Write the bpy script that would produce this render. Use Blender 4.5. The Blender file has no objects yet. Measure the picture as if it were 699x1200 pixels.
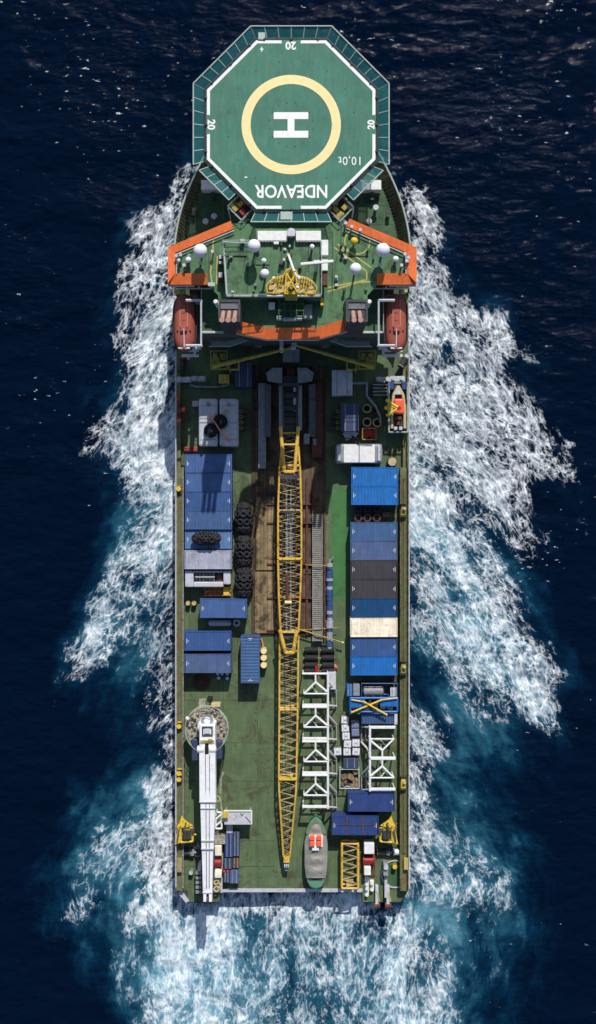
import bpy, math, random
import numpy as np
from mathutils import Vector, Matrix
random.seed(7); R=math.radians
scene=bpy.context.scene; COL=scene.collection
# ---------------------------------------------------------------- places
# reference survey: camera straight above; a point of the survey grid at height z becomes metres
CAMH=140.0; S0=8.9
def sc(z): return S0*CAMH/(CAMH-z)
def W(px,py,z): s=sc(z); return Vector(((px-349.5)/s,(600-py)/s,z))
def lin(c):
    c=c/255.0
    return c/12.92 if c<=0.04045 else ((c+0.055)/1.055)**2.4
def RGB(r,g,b): return (lin(r),lin(g),lin(b),1)
# ---------------------------------------------------------------- materials
def nn(nt,t,**kw):
    n=nt.nodes.new(t)
    for k,v in kw.items(): setattr(n,k,v)
    return n
def mat(name,col,rough=0.6,metal=0.0,var=0.25,scale=1.5,dirt=None,damt=0.35,dscale=0.7,bump=0.0,spec=0.4,streak=0.0):
    m=bpy.data.materials.new(name); m.use_nodes=True; nt=m.node_tree; L=nt.links
    b=nt.nodes['Principled BSDF']; b.inputs['Roughness'].default_value=rough; b.inputs['Metallic'].default_value=metal
    b.inputs['Specular IOR Level'].default_value=spec
    g=nn(nt,'ShaderNodeNewGeometry'); base=RGB(*col)
    n1=nn(nt,'ShaderNodeTexNoise'); n1.inputs['Scale'].default_value=scale; n1.inputs['Detail'].default_value=6; n1.inputs['Roughness'].default_value=0.65
    L.new(g.outputs['Position'],n1.inputs['Vector'])
    r=nn(nt,'ShaderNodeMapRange'); r.inputs[1].default_value=0.3; r.inputs[2].default_value=0.7
    r.inputs[3].default_value=1-var; r.inputs[4].default_value=1+var*0.6; L.new(n1.outputs['Fac'],r.inputs[0])
    h=nn(nt,'ShaderNodeHueSaturation'); h.inputs['Color'].default_value=base; L.new(r.outputs[0],h.inputs['Value'])
    out=h.outputs['Color']
    if dirt:
        n2=nn(nt,'ShaderNodeTexNoise'); n2.inputs['Scale'].default_value=dscale; n2.inputs['Detail'].default_value=9; n2.inputs['Roughness'].default_value=0.72
        n2.inputs['Distortion'].default_value=0.6
        L.new(g.outputs['Position'],n2.inputs['Vector'])
        r2=nn(nt,'ShaderNodeMapRange'); r2.interpolation_type='SMOOTHSTEP'
        r2.inputs[1].default_value=0.66-damt*0.4; r2.inputs[2].default_value=0.8-damt*0.4; r2.inputs[3].default_value=0; r2.inputs[4].default_value=0.85
        L.new(n2.outputs['Fac'],r2.inputs[0])
        mx=nn(nt,'ShaderNodeMix',data_type='RGBA'); mx.inputs['B'].default_value=RGB(*dirt)
        L.new(r2.outputs[0],mx.inputs['Factor']); L.new(out,mx.inputs['A']); out=mx.outputs['Result']
    if streak:
        sm=nn(nt,'ShaderNodeVectorMath',operation='MULTIPLY'); sm.inputs[1].default_value=(2.6,0.35,1); L.new(g.outputs['Position'],sm.inputs[0])
        n4=nn(nt,'ShaderNodeTexNoise'); n4.inputs['Scale'].default_value=0.9; n4.inputs['Detail'].default_value=8; n4.inputs['Roughness'].default_value=0.75; n4.inputs['Distortion'].default_value=0.5
        L.new(sm.outputs[0],n4.inputs['Vector'])
        r4=nn(nt,'ShaderNodeMapRange'); r4.interpolation_type='SMOOTHSTEP'; r4.inputs[1].default_value=0.36; r4.inputs[2].default_value=0.66; r4.inputs[3].default_value=1-streak; r4.inputs[4].default_value=1+streak*0.5
        L.new(n4.outputs['Fac'],r4.inputs[0]); h4=nn(nt,'ShaderNodeHueSaturation'); L.new(out,h4.inputs['Color']); L.new(r4.outputs[0],h4.inputs['Value']); out=h4.outputs['Color']
    L.new(out,b.inputs['Base Color'])
    if bump:
        n3=nn(nt,'ShaderNodeTexNoise'); n3.inputs['Scale'].default_value=scale*6; n3.inputs['Detail'].default_value=4
        L.new(g.outputs['Position'],n3.inputs['Vector'])
        bp=nn(nt,'ShaderNodeBump'); bp.inputs['Strength'].default_value=bump; bp.inputs['Distance'].default_value=0.03
        L.new(n3.outputs['Fac'],bp.inputs['Height']); L.new(bp.outputs[0],b.inputs['Normal'])
    return m
M={}
M['deck']=mat('deck_green_paint',(92,111,76),0.75,var=0.3,scale=0.35,dirt=(74,70,52),damt=0.42,dscale=0.28,bump=0.2,streak=0.16)
M['deck2']=mat('fresh_green_paint',(66,118,66),0.7,var=0.2,scale=0.5,dirt=(60,84,52),damt=0.3,dscale=0.6)
M['roofgreen']=mat('roof_green_paint',(84,122,84),0.7,var=0.25,scale=0.9,dirt=(60,84,62),damt=0.42,dscale=0.7,streak=0.18)
M['foregreen']=mat('forecastle_green_paint',(66,98,66),0.75,var=0.3,scale=0.6,dirt=(40,60,44),damt=0.4,dscale=0.5)
M['heli']=mat('helideck_green_paint',(74,126,106),0.8,var=0.18,scale=0.5,dirt=(88,120,104),damt=0.36,dscale=0.35,bump=0.15,streak=0.13)
M['white']=mat('white_paint',(228,228,225),0.5,var=0.15,scale=2,dirt=(170,160,145),damt=0.2,dscale=1.6)
M['mark']=mat('white_marking_paint',(240,240,234),0.6,var=0.1,scale=5,dirt=(200,200,190),damt=0.25,dscale=3)
M['cranewhite']=mat('crane_white_paint',(236,237,238),0.4,var=0.1,scale=1.2,dirt=(188,186,178),damt=0.25,dscale=0.9)
M['ring']=mat('pale_yellow_marking_paint',(244,224,160),0.6,var=0.08,scale=3,dirt=(220,205,140),damt=0.2)
M['yline']=mat('yellow_line_paint',(180,172,88),0.6,var=0.2,scale=4)
M['orange']=mat('orange_paint',(234,116,56),0.6,var=0.16,scale=1.2,dirt=(186,96,58),damt=0.36,dscale=1.0,streak=0.12)
M['lifered']=mat('faded_red_gelcoat',(162,84,70),0.75,var=0.14,scale=1.4,dirt=(150,88,78),damt=0.3,dscale=1.3)
M['ored']=mat('bright_orange_rubber',(240,100,60),0.5,var=0.12,scale=2)
M['red']=mat('red_paint',(150,36,34),0.5,var=0.25,scale=3,dirt=(90,50,40),damt=0.3)
M['yellow']=mat('machinery_yellow_paint',(226,190,62),0.5,var=0.25,scale=2,dirt=(120,96,50),damt=0.35,dscale=2)
M['dyellow']=mat('olive_yellow_paint',(168,154,70),0.6,var=0.3,scale=2,dirt=(90,84,48),damt=0.4,dscale=1.5)
M['boom']=mat('boom_yellow_paint',(222,178,74),0.5,var=0.22,scale=1.2,dirt=(140,96,44),damt=0.38,dscale=1.1)
M['lace']=mat('lacing_yellow_paint',(190,170,120),0.55,var=0.3,scale=2,dirt=(96,88,62),damt=0.45,dscale=1.5)
M['grey']=mat('grey_paint',(140,144,148),0.55,var=0.2,scale=1.5,dirt=(96,92,84),damt=0.35,dscale=1.2)
M['lgrey']=mat('light_grey_paint',(190,192,198),0.55,var=0.14,scale=1.5,dirt=(150,140,126),damt=0.3,dscale=1.2)
M['dgrey']=mat('dark_grey_steel',(66,68,72),0.55,var=0.3,scale=1.5,dirt=(58,48,40),damt=0.4,dscale=1)
M['steel']=mat('galvanised_steel',(120,124,126),0.45,0.6,var=0.25,scale=3,dirt=(90,76,62),damt=0.3)
M['rail']=mat('railing_pale_paint',(168,182,172),0.5,var=0.15,scale=3)
M['black']=mat('black_rubber',(28,29,32),0.75,var=0.4,scale=3,dirt=(62,58,52),damt=0.3,dscale=3)
M['tyre']=mat('worn_tyre_rubber',(34,35,40),0.7,var=0.4,scale=4,dirt=(84,82,80),damt=0.25,dscale=4)
M['hull']=mat('hull_blue_black_paint',(30,34,44),0.5,var=0.3,scale=0.8,dirt=(80,52,40),damt=0.25)
M['walk']=mat('walkway_olive_paint',(108,112,74),0.7,var=0.3,scale=1.4,dirt=(112,78,52),damt=0.45,dscale=1.2)
M['bulin']=mat('bulwark_olive_paint',(104,106,62),0.7,var=0.35,scale=1.2,dirt=(60,56,34),damt=0.45,dscale=1)
M['tan']=mat('tan_canvas',(196,176,128),0.8,var=0.2,scale=3,dirt=(130,112,84),damt=0.3,dscale=2)
M['tarp']=mat('grey_tarpaulin',(146,144,138),0.7,var=0.22,scale=1.5,dirt=(118,108,96),damt=0.4,dscale=1.4,bump=0.5)
M['boatgreen']=mat('boat_green_paint',(92,140,112),0.6,var=0.15,scale=2,dirt=(70,104,84),damt=0.3)
M['rust']=mat('rusty_steel',(104,66,48),0.8,var=0.4,scale=2,dirt=(70,52,44),damt=0.5,dscale=1.5,bump=0.3)
M['redbrown']=mat('primer_red_steel',(98,56,46),0.7,var=0.3,scale=1.5,dirt=(64,48,42),damt=0.4)
M['glass']=mat('dark_window_glass',(16,22,28),0.08,var=0.1,spec=0.8)
M['plastic']=mat('milky_plastic',(222,224,228),0.45,var=0.1,scale=3)
M['plastic2']=mat('bluish_plastic',(122,134,168),0.45,var=0.15,scale=3)
M['radome']=mat('radome_gelcoat',(232,234,242),0.4,var=0.04,scale=2)
M['wire']=mat('dark_wire_rope',(72,70,66),0.6,0.3,var=0.3,scale=8)
M['rope']=mat('orange_rope',(236,140,98),0.8,var=0.2,scale=8)
M['debris']=mat('dusty_grating',(170,162,144),0.75,var=0.45,scale=2.5,dirt=(84,84,70),damt=0.45,dscale=1.6,bump=0.5)
CB={}
for k,c in {'denim':(68,98,148),'royal':(54,86,138),'bright':(28,106,180),'navy':(16,68,114),'slate':(78,98,138),'indigo':(46,68,122),
            'pewter':(168,170,186),'charcoal':(62,60,64),'cream':(252,238,212),'dusk':(56,68,98),'midblue':(64,96,140),'pale':(90,124,170)}.items():
    CB[k]=mat('container_'+k+'_paint',c,0.5,var=0.16,scale=0.9,dirt=tuple(int(v*0.75+18) for v in c),damt=0.42,dscale=0.8,bump=0.25,streak=0.13)
M['cast']=mat('casting_pale_paint',(205,208,212),0.5,var=0.2,scale=5)
# timber: long boards along y
def timber(name,col,w=0.35,dirt=(60,50,38)):
    m=mat(name,col,0.85,var=0.35,scale=0.8,dirt=dirt,damt=0.5,dscale=0.45,bump=0.4); nt=m.node_tree; L=nt.links
    b=nt.nodes['Principled BSDF']; src=b.inputs['Base Color'].links[0].from_socket
    g=nn(nt,'ShaderNodeNewGeometry'); sp=nn(nt,'ShaderNodeSeparateXYZ'); L.new(g.outputs['Position'],sp.inputs[0])
    a=nn(nt,'ShaderNodeMath',operation='DIVIDE'); a.inputs[1].default_value=w; L.new(sp.outputs['X'],a.inputs[0])
    f=nn(nt,'ShaderNodeMath',operation='FRACT'); L.new(a.outputs[0],f.inputs[0])
    fl=nn(nt,'ShaderNodeMath',operation='FLOOR'); L.new(a.outputs[0],fl.inputs[0])
    wn=nn(nt,'ShaderNodeTexWhiteNoise',noise_dimensions='1D'); L.new(fl.outputs[0],wn.inputs['W'])
    gt=nn(nt,'ShaderNodeMath',operation='GREATER_THAN'); gt.inputs[1].default_value=0.1; L.new(f.outputs[0],gt.inputs[0])
    mr=nn(nt,'ShaderNodeMapRange'); mr.inputs[3].default_value=0.72; mr.inputs[4].default_value=1.15; L.new(wn.outputs['Value'],mr.inputs[0])
    mu=nn(nt,'ShaderNodeMath',operation='MULTIPLY'); L.new(mr.outputs[0],mu.inputs[0])
    g2=nn(nt,'ShaderNodeMapRange'); g2.inputs[3].default_value=0.35; g2.inputs[4].default_value=1; L.new(gt.outputs[0],g2.inputs[0]); L.new(g2.outputs[0],mu.inputs[1])
    h=nn(nt,'ShaderNodeHueSaturation'); L.new(mu.outputs[0],h.inputs['Value']); L.new(src,h.inputs['Color']); L.new(h.outputs[0],b.inputs['Base Color'])
    return m
M['timber']=timber('weathered_deck_timber',(106,90,68))
M['timber2']=timber('pale_timber_mats',(146,126,94),0.5)
# netting: knotted mesh, half open
def net_material():
    m=bpy.data.materials.new('teal_safety_netting'); m.use_nodes=True; nt=m.node_tree; L=nt.links
    b=nt.nodes['Principled BSDF']; b.inputs['Base Color'].default_value=RGB(10,100,104); b.inputs['Roughness'].default_value=0.8
    o=nt.nodes['Material Output']; t=nn(nt,'ShaderNodeBsdfTransparent'); mx=nn(nt,'ShaderNodeMixShader')
    g=nn(nt,'ShaderNodeNewGeometry'); n=nn(nt,'ShaderNodeTexNoise'); n.inputs['Scale'].default_value=1.5; L.new(g.outputs['Position'],n.inputs['Vector'])
    r=nn(nt,'ShaderNodeMapRange'); r.inputs[3].default_value=0.5; r.inputs[4].default_value=0.72; L.new(n.outputs['Fac'],r.inputs[0])
    L.new(r.outputs[0],mx.inputs[0]); L.new(t.outputs[0],mx.inputs[1]); L.new(b.outputs[0],mx.inputs[2]); L.new(mx.outputs[0],o.inputs[0])
    return m
M['net']=net_material()
# ---------------------------------------------------------------- mesh builder
ORG={}
class MB:
    def __init__(s): s.v=[]; s.f=[]; s.cut=[]
    def add(s,vs,fs):
        o=len(s.v); s.cut.append((o,len(s.f))); s.v+= [tuple(v) for v in vs]; s.f+=[tuple(i+o for i in f) for f in fs]; return s
    def box(s,c,d,rz=0,taper=1.0,M4=None):
        hx,hy,hz=d[0]/2,d[1]/2,d[2]/2; vs=[]
        for z,t in ((-hz,1),(hz,taper)):
            for x,y in ((-hx,-hy),(hx,-hy),(hx,hy),(-hx,hy)): vs.append(Vector((x*t,y*t,z)))
        if rz: m=Matrix.Rotation(rz,3,'Z'); vs=[m@v for v in vs]
        if M4: vs=[M4@v for v in vs]
        c=Vector(c); vs=[v+c for v in vs]
        return s.add(vs,[(3,2,1,0),(4,5,6,7),(0,1,5,4),(1,2,6,5),(2,3,7,6),(3,0,4,7)])
    def bp(s,x0,y0,x1,y1,z0,z1):           # box given by survey grid corners of its top
        a=W(x0,y0,z1); b=W(x1,y1,z1)
        return s.box(((a.x+b.x)/2,(a.y+b.y)/2,(z0+z1)/2),(abs(b.x-a.x),abs(b.y-a.y),z1-z0))
    def prism(s,pts,z0,z1,close=True):
        n=len(pts); vs=[(p[0],p[1],z0) for p in pts]+[(p[0],p[1],z1) for p in pts]
        ar=sum(pts[i][0]*pts[(i+1)%n][1]-pts[(i+1)%n][0]*pts[i][1] for i in range(n))
        fs=[tuple(range(n-1,-1,-1)),tuple(range(n,2*n))]+[(i,(i+1)%n,n+(i+1)%n,n+i) for i in range(n)]
        if ar<0: fs=[tuple(reversed(f)) for f in fs]
        return s.add(vs,fs)
    def pp(s,pts,z0,z1):                    # prism from survey points at top height
        return s.prism([W(p[0],p[1],z1) for p in pts],z0,z1)
    def frame(s,d):
        d=Vector(d).normalized(); a=Vector((0,0,1)) if abs(d.z)<0.9 else Vector((1,0,0))
        u=d.cross(a).normalized(); return u,d.cross(u).normalized()
    def tube(s,p0,p1,r,n=6,r1=None):
        p0=Vector(p0); p1=Vector(p1); r1=r if r1 is None else r1
        if (p1-p0).length<1e-6: return s
        u,w=s.frame(p1-p0); vs=[]
        for p,rr in ((p0,r),(p1,r1)):
            for i in range(n):
                a=2*math.pi*(i+0.5)/n; vs.append(p+u*math.cos(a)*rr+w*math.sin(a)*rr)
        return s.add(vs,[(i,n+i,n+(i+1)%n,(i+1)%n) for i in range(n)]+[tuple(range(n)),tuple(range(2*n-1,n-1,-1))])
    def path(s,pts,r,n=6,closed=False):
        pts=[Vector(p) for p in pts]
        for i in range(len(pts)-(0 if closed else 1)): s.tube(pts[i],pts[(i+1)%len(pts)],r,n)
        return s
    def lathe(s,prof,c,axis=(0,0,1),n=20):  # prof: (distance along axis, radius)
        ax=Vector(axis).normalized(); u,w=s.frame(ax); c=Vector(c); vs=[]
        for t,r in prof:
            for i in range(n):
                a=2*math.pi*i/n; vs.append(c+ax*t+u*math.cos(a)*r+w*math.sin(a)*r)
        m=len(prof); fs=[]
        for j in range(m-1):
            for i in range(n): fs.append((j*n+i,(j+1)*n+i,(j+1)*n+(i+1)%n,j*n+(i+1)%n))
        fs.append(tuple(range(n))); fs.append(tuple(range(m*n-1,(m-1)*n-1,-1)))
        return s.add(vs,fs)
    def ball(s,c,r,n=18,rz=None,cut=-1.0):
        rz=rz or r; prof=[]
        for k in range(11):
            t=math.asin(cut)+(math.pi/2-math.asin(cut))*k/10; prof.append((math.sin(t)*rz,max(0.002,math.cos(t)*r)))
        return s.lathe(prof,c,(0,0,1),n)
    def torus(s,c,Rr,r,axis=(0,0,1),n=20,m=8,a0=0,a1=2*math.pi):
        ax=Vector(axis).normalized(); u,w=s.frame(ax); c=Vector(c); vs=[]; full=abs(a1-a0-2*math.pi)<1e-6
        nn_=n if full else n+1
        for i in range(nn_):
            a=a0+(a1-a0)*i/n; d=u*math.cos(a)+w*math.sin(a)
            for j in range(m):
                b=2*math.pi*j/m; vs.append(c+d*(Rr+r*math.cos(b))+ax*r*math.sin(b))
        fs=[]
        for i in range(n if full else n):
            i2=(i+1)%nn_
            for j in range(m): fs.append((i*m+j,i2*m+j,i2*m+(j+1)%m,i*m+(j+1)%m))
        return s.add(vs,fs)
    def ringflat(s,c,r0,r1,h,n=64):
        vs=[];c=Vector(c)
        for z in (0,h):
            for r in (r0,r1):
                for i in range(n):
                    a=2*math.pi*i/n; vs.append(c+Vector((r*math.cos(a),r*math.sin(a),z)))
        fs=[]
        for i in range(n):
            j=(i+1)%n
            fs+=[(2*n+i,3*n+i,3*n+j,2*n+j),(i,j,n+j,n+i),(n+i,n+j,3*n+j,3*n+i),(i,2*n+i,2*n+j,j)]
        return s.add(vs,fs)
    def build(s,name,m,parent=None,smooth=False,bevel=0,label=None,org=None,split=False):
        if split and len(s.cut)>1:
            ends=s.cut[1:]+[(len(s.v),len(s.f))]; out=None
            for (v0,f0),(v1,f1) in zip(s.cut,ends):
                q=MB(); q.add(s.v[v0:v1],[tuple(i-v0 for i in f) for f in s.f[f0:f1]]); r=q.build(name,m,parent,smooth,bevel,label,org); out=out or r
            return out
        o0=ORG.get(parent.name,Vector((0,0,0))) if parent else (Vector(org) if org else Vector((0,0,0)))
        me=bpy.data.meshes.new(name); me.from_pydata([(v[0]-o0.x,v[1]-o0.y,v[2]-o0.z) for v in s.v],[],s.f); me.update()
        mm=M[m] if isinstance(m,str) else m
        me.materials.append(mm)
        o=bpy.data.objects.new(name,me); COL.objects.link(o)
        if parent: o.parent=parent
        else: o.location=o0
        ORG[o.name]=o0
        if smooth:
            for p in me.polygons: p.use_smooth=True
            try: me.set_sharp_from_angle(angle=R(38))
            except Exception: pass
        if bevel:
            b=o.modifiers.new('bevel','BEVEL'); b.width=bevel; b.segments=2; b.limit_method='ANGLE'; b.angle_limit=R(40)
        if label: o['label']=label
        return o
def thing(name,label,cat,loc,group=None):
    o=bpy.data.objects.new(name,None); COL.objects.link(o); o.location=loc; o.empty_display_size=0.3
    o['label']=label; o['category']=cat
    if group: o['group']=group
    ORG[o.name]=Vector(loc); return o
def tag(o,label,cat,group=None):
    o['label']=label; o['category']=cat
    if group: o['group']=group
    return o
def dup(root,loc,rz=0,label=None,group=None,swap=None,scale=None):
    def cp(o,par):
        c=o.copy(); COL.objects.link(c)
        if par: c.parent=par
        if swap and c.type=='MESH':
            for i,sl in enumerate(c.material_slots):
                cur=o.data.materials[i]
                if cur and cur.name in swap:
                    c.material_slots[i].link='OBJECT'; c.material_slots[i].material=swap[cur.name]
        for ch in list(o.children): cp(ch,c)
        return c
    r=cp(root,None); r.location=loc; r.rotation_euler=(0,0,rz)
    if scale: r.scale=scale
    if label: r['label']=label
    if group: r['group']=group
    return r
def struct(o): o['kind']='structure'; return o
M['house']=mat('grey_green_house_paint',(74,88,84),0.6,var=0.25,scale=0.8,dirt=(50,60,56),damt=0.35,dscale=0.8)
M['dust']=mat('dried_dust',(98,104,76),0.85,var=0.3,scale=2)
M['pinkpipe']=mat('heat_tinted_pipe',(176,138,124),0.5,var=0.25,scale=4)
# ---------------------------------------------------------------- sea
SEA=-2.5
def _hash(ix,iy,seed):
    h=(ix.astype(np.int64)*374761393+iy.astype(np.int64)*668265263+seed*974634777)&0xffffffff
    h=((h^(h>>13))*1274126177)&0xffffffff
    return ((h^(h>>16))&0xffff)/65535.0
def vnoise(x,y,seed):
    ix=np.floor(x); iy=np.floor(y); fx=x-ix; fy=y-iy
    fx=fx*fx*(3-2*fx); fy=fy*fy*(3-2*fy)
    a=_hash(ix,iy,seed); b=_hash(ix+1,iy,seed); c=_hash(ix,iy+1,seed); d=_hash(ix+1,iy+1,seed)
    return a+(b-a)*fx+(c-a)*fy+(a-b-c+d)*fx*fy
def fbm(x,y,seed,oct=5,gain=0.5):
    s=0;a=1;t=0
    for k in range(oct):
        s=s+a*vnoise(x*2**k+k*17.3,y*2**k-k*9.1,seed+k); t+=a; a*=gain
    return s/t
def sdist(px,py,poly):
    P=np.array(poly,float); n=len(P); d=np.full(px.shape,1e9); inside=np.zeros(px.shape,bool)
    for i in range(n):
        ax,ay=P[i]; bx,by=P[(i+1)%n]; ex,ey=bx-ax,by-ay
        t=np.clip(((px-ax)*ex+(py-ay)*ey)/(ex*ex+ey*ey+1e-9),0,1)
        d=np.minimum(d,np.hypot(px-ax-t*ex,py-ay-t*ey))
        c=((ay>py)!=(by>py)); xx=ax+(py-ay)/(by-ay+1e-9)*ex
        inside^=(c&(px<xx))
    return np.where(inside,d,-d)
# wake regions surveyed on the same grid: (polygon, foam, aeration, soft edge)
FO=[
 # port side
 ([(232,196),(205,212),(188,236),(168,246),(156,262),(152,292),(146,330),(140,372),(138,420),(150,470),(160,520),(215,560),(215,196)],0.56,0.5,14),
 ([(228,198),(206,214),(186,240),(164,252),(158,275),(170,290),(190,270),(208,270),(222,220)],0.32,0.2,8),
 ([(152,300),(143,345),(138,372),(146,362),(160,335),(172,300)],0.35,0.1,7),
 ([(208,330),(188,345),(160,400),(150,450),(168,500),(190,470),(206,400)],0.33,0.45,14),
 ([(140,380),(131,395),(124,418),(127,420),(140,398),(158,360),(150,360)],0.75,0.1,4),
 ([(150,470),(118,480),(92,503),(84,532),(94,538),(118,530),(150,560),(206,600),(206,500)],0.60,0.42,14),
 ([(206,530),(160,545),(140,575),(150,620),(206,640)],0.42,0.45,14),
 ([(178,520),(150,560),(168,585),(206,596),(206,520)],0.2,0.3,14),
 ([(206,580),(178,610),(150,632),(128,672),(104,702),(98,742),(84,768),(92,790),(130,782),(160,745),(180,700),(206,655)],0.60,0.75,12),
 ([(200,600),(168,630),(150,665),(122,712),(130,740),(156,722),(180,670),(204,630)],0.28,0.5,12),
 ([(85,770),(52,806),(38,846),(54,868),(80,812),(120,785)],0.30,0.2,16),
 ([(206,650),(176,700),(166,760),(162,830),(180,870),(206,830)],0.42,0.34,16),
 ([(165,770),(150,850),(150,920),(190,900),(190,830)],0.2,0.55,20),
 ([(208,842),(196,860),(184,905),(172,930),(174,985),(162,1050),(150,1080),(176,1080),(210,1060)],0.80,0.25,8),
 ([(176,930),(150,945),(112,955),(92,1000),(78,1024),(82,1062),(100,1075),(130,1040),(172,1030)],0.40,0.95,14),
 ([(150,950),(120,962),(104,1000),(130,1010),(158,985)],0.16,0.4,14),
 ([(96,1040),(70,1080),(72,1110),(110,1090),(150,1060)],0.36,0.32,16),
 ([(60,640),(40,700),(36,770),(70,760),(96,660)],0.22,0.04,22),
 ([(180,1055),(140,1080),(118,1120),(128,1160),(150,1200),(150,1240),(230,1240),(220,1060)],0.34,0.8,14),
 # astern
 ([(205,1044),(182,1075),(176,1120),(176,1180),(170,1260),(540,1260),(528,1190),(520,1140),(505,1090),(482,1046)],0.46,0.8,12),
 ([(208,1036),(208,1072),(474,1072),(474,1036)],0.62,0.3,7),
 ([(250,600),(197,600),(198,700),(194,840),(250,840)],0.30,0.1,6),
 ([(430,600),(480,600),(484,700),(490,840),(430,840)],0.16,0.1,6),
 ([(214,1070),(192,1090),(180,1130),(196,1140),(212,1110),(232,1075)],0.36,0.1,7),
 ([(470,1062),(484,1100),(480,1160),(500,1185),(516,1150),(508,1100),(490,1062)],0.30,0.1,9),
 ([(530,1090),(560,1130),(560,1200),(560,1260),(500,1260),(500,1120)],0.30,0.6,20),
 # starboard side
 ([(450,196),(470,208),(492,218),(506,238),(520,262),(522,285),(512,300),(532,320),(548,345),(560,358),(590,365),(604,388),(616,404),(624,426),(606,418),(590,420),(604,440),(630,468),(648,498),(668,520),(684,568),(662,572),(640,566),(626,578),(632,610),(638,660),(600,640),(560,610),(520,600),(470,600),(470,210)],0.60,0.42,10),
 ([(480,330),(530,330),(560,366),(594,372),(618,420),(580,412),(540,420),(520,400),(480,420)],0.24,0.2,12),
 ([(470,215),(500,232),(516,270),(500,290),(480,300)],0.26,0.15,8),
 ([(490,440),(560,450),(620,500),(670,548),(660,566),(600,560),(560,600),(520,560),(486,520)],0.18,0.1,16),
 ([(494,350),(530,360),(540,420),(520,520),(500,540),(484,440)],0.15,0.35,18),
 ([(478,560),(520,580),(570,610),(596,680),(620,730),(648,770),(658,800),(654,856),(626,856),(590,848),(556,830),(536,806),(512,782),(500,740),(486,700),(478,640)],0.58,0.78,12),
 ([(510,600),(560,640),(590,700),(600,750),(560,760),(530,720),(506,660)],0.20,0.35,14),
 ([(600,740),(640,790),(650,840),(600,830),(570,790)],0.14,0.05,12),
 ([(520,760),(500,820),(520,880),(570,870),(590,850),(560,800)],0.26,0.62,18),
 ([(478,640),(478,830),(500,820),(500,700)],0.22,0.3,14),
 ([(476,830),(500,830),(522,850),(520,885),(504,905),(510,940),(504,1000),(510,1052),(476,1050)],0.55,0.4,9),
 ([(520,900),(570,905),(606,930),(614,962),(580,990),(520,980),(500,940)],0.22,0.6,18),
 ([(504,960),(540,984),(585,1010),(606,1024),(600,1060),(570,1075),(540,1080),(510,1060)],0.47,0.85,14),
 ([(540,1060),(590,1066),(630,1110),(640,1150),(600,1160),(550,1130)],0.22,0.45,22),
]
def axis(lo,hi,step,far):
    a=list(np.arange(lo,hi+step/2,step)); out=[];s=step;v=hi
    while v<far: s*=1.35; v+=s; out.append(v)
    neg=[];s=step;v=lo
    while v>-far: s*=1.35; v-=s; neg.append(v)
    return np.array(neg[::-1]+a+out)
xs=axis(-43,43,0.2,4000); ys=axis(-73,71,0.2,4000)
X,Y=np.meshgrid(xs,ys); nx,ny=len(xs),len(ys)
s_=sc(SEA); PX=349.5+X*s_; PY=600-Y*s_
def warp(X,Y,a,f,sd): return (fbm(X*f,Y*f,sd,4)-0.5)*a
wx=warp(X,Y,26,0.2,11)+warp(X,Y,16,0.8,21); wy=warp(X,Y,26,0.2,31)+warp(X,Y,16,0.8,41)
near=(np.abs(X)<46)&(np.abs(Y)<80)
foam=np.zeros(X.shape); aer=np.zeros(X.shape)
qx=(PX+wx)[near]; qy=(PY+wy)[near]; ff=np.zeros(qx.shape); aa=np.zeros(qx.shape)
for poly,fd,ad,soft in FO:
    soft=soft*1.9
    poly=[((x+45 if 198<=x<=232 and y>330 else x) if x<343 else (x-45 if 462<=x<=482 and y>300 else x),y) for x,y in poly]
    d=sdist(qx,qy,poly); m=np.clip(d/soft*0.5+0.5,0,1); m=m*m*(3-2*m)
    ff=ff+m*fd*(1-ff*0.55); m2=np.clip(d/(soft*2.2)*0.5+0.5,0,1); aa=aa+m2*ad*(1-np.clip(aa,0,1)*0.6)
foam[near]=np.clip(ff*0.74,0,1.3); aer[near]=np.clip(aa,0,1.2)
# waves
wv=(fbm(X*0.10,Y*0.22,3,5,0.55)-0.5)*1.0+(fbm(X*0.6+wy*0.02,Y*1.1,77,3)-0.5)*0.28
lump=(fbm(X*0.45+wx*0.03,Y*0.45+wy*0.03,55,5,0.6)-0.42)*1.5*np.clip(foam,0,1)
Z=SEA+np.where(near,wv*0.9+lump,wv*0.6)
inhull=(np.abs(PX-343)<137)&(PY>240)&(PY<1060); Z=np.where(inhull,np.minimum(Z,SEA+0.1),Z)
me=bpy.data.meshes.new('sea')
idx=np.arange(nx*ny).reshape(ny,nx)
F=np.stack([idx[:-1,:-1],idx[:-1,1:],idx[1:,1:],idx[1:,:-1]],-1).reshape(-1,4)
co=np.stack([X,Y,Z],-1).reshape(-1).astype(np.float32)
me.vertices.add(nx*ny); me.vertices.foreach_set('co',co)
me.loops.add(F.size); me.loops.foreach_set('vertex_index',F.reshape(-1).astype(np.int32))
me.polygons.add(len(F)); me.polygons.foreach_set('loop_start',np.arange(0,F.size,4,dtype=np.int32))
me.polygons.foreach_set('loop_total',np.full(len(F),4,dtype=np.int32))
me.polygons.foreach_set('use_smooth',np.ones(len(F),dtype=bool))
me.update()
for nm,arr in (('foam',foam),('aeration',aer)):
    at=me.attributes.new(nm,'FLOAT','POINT'); at.data.foreach_set('value',arr.reshape(-1).astype(np.float32))
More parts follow.
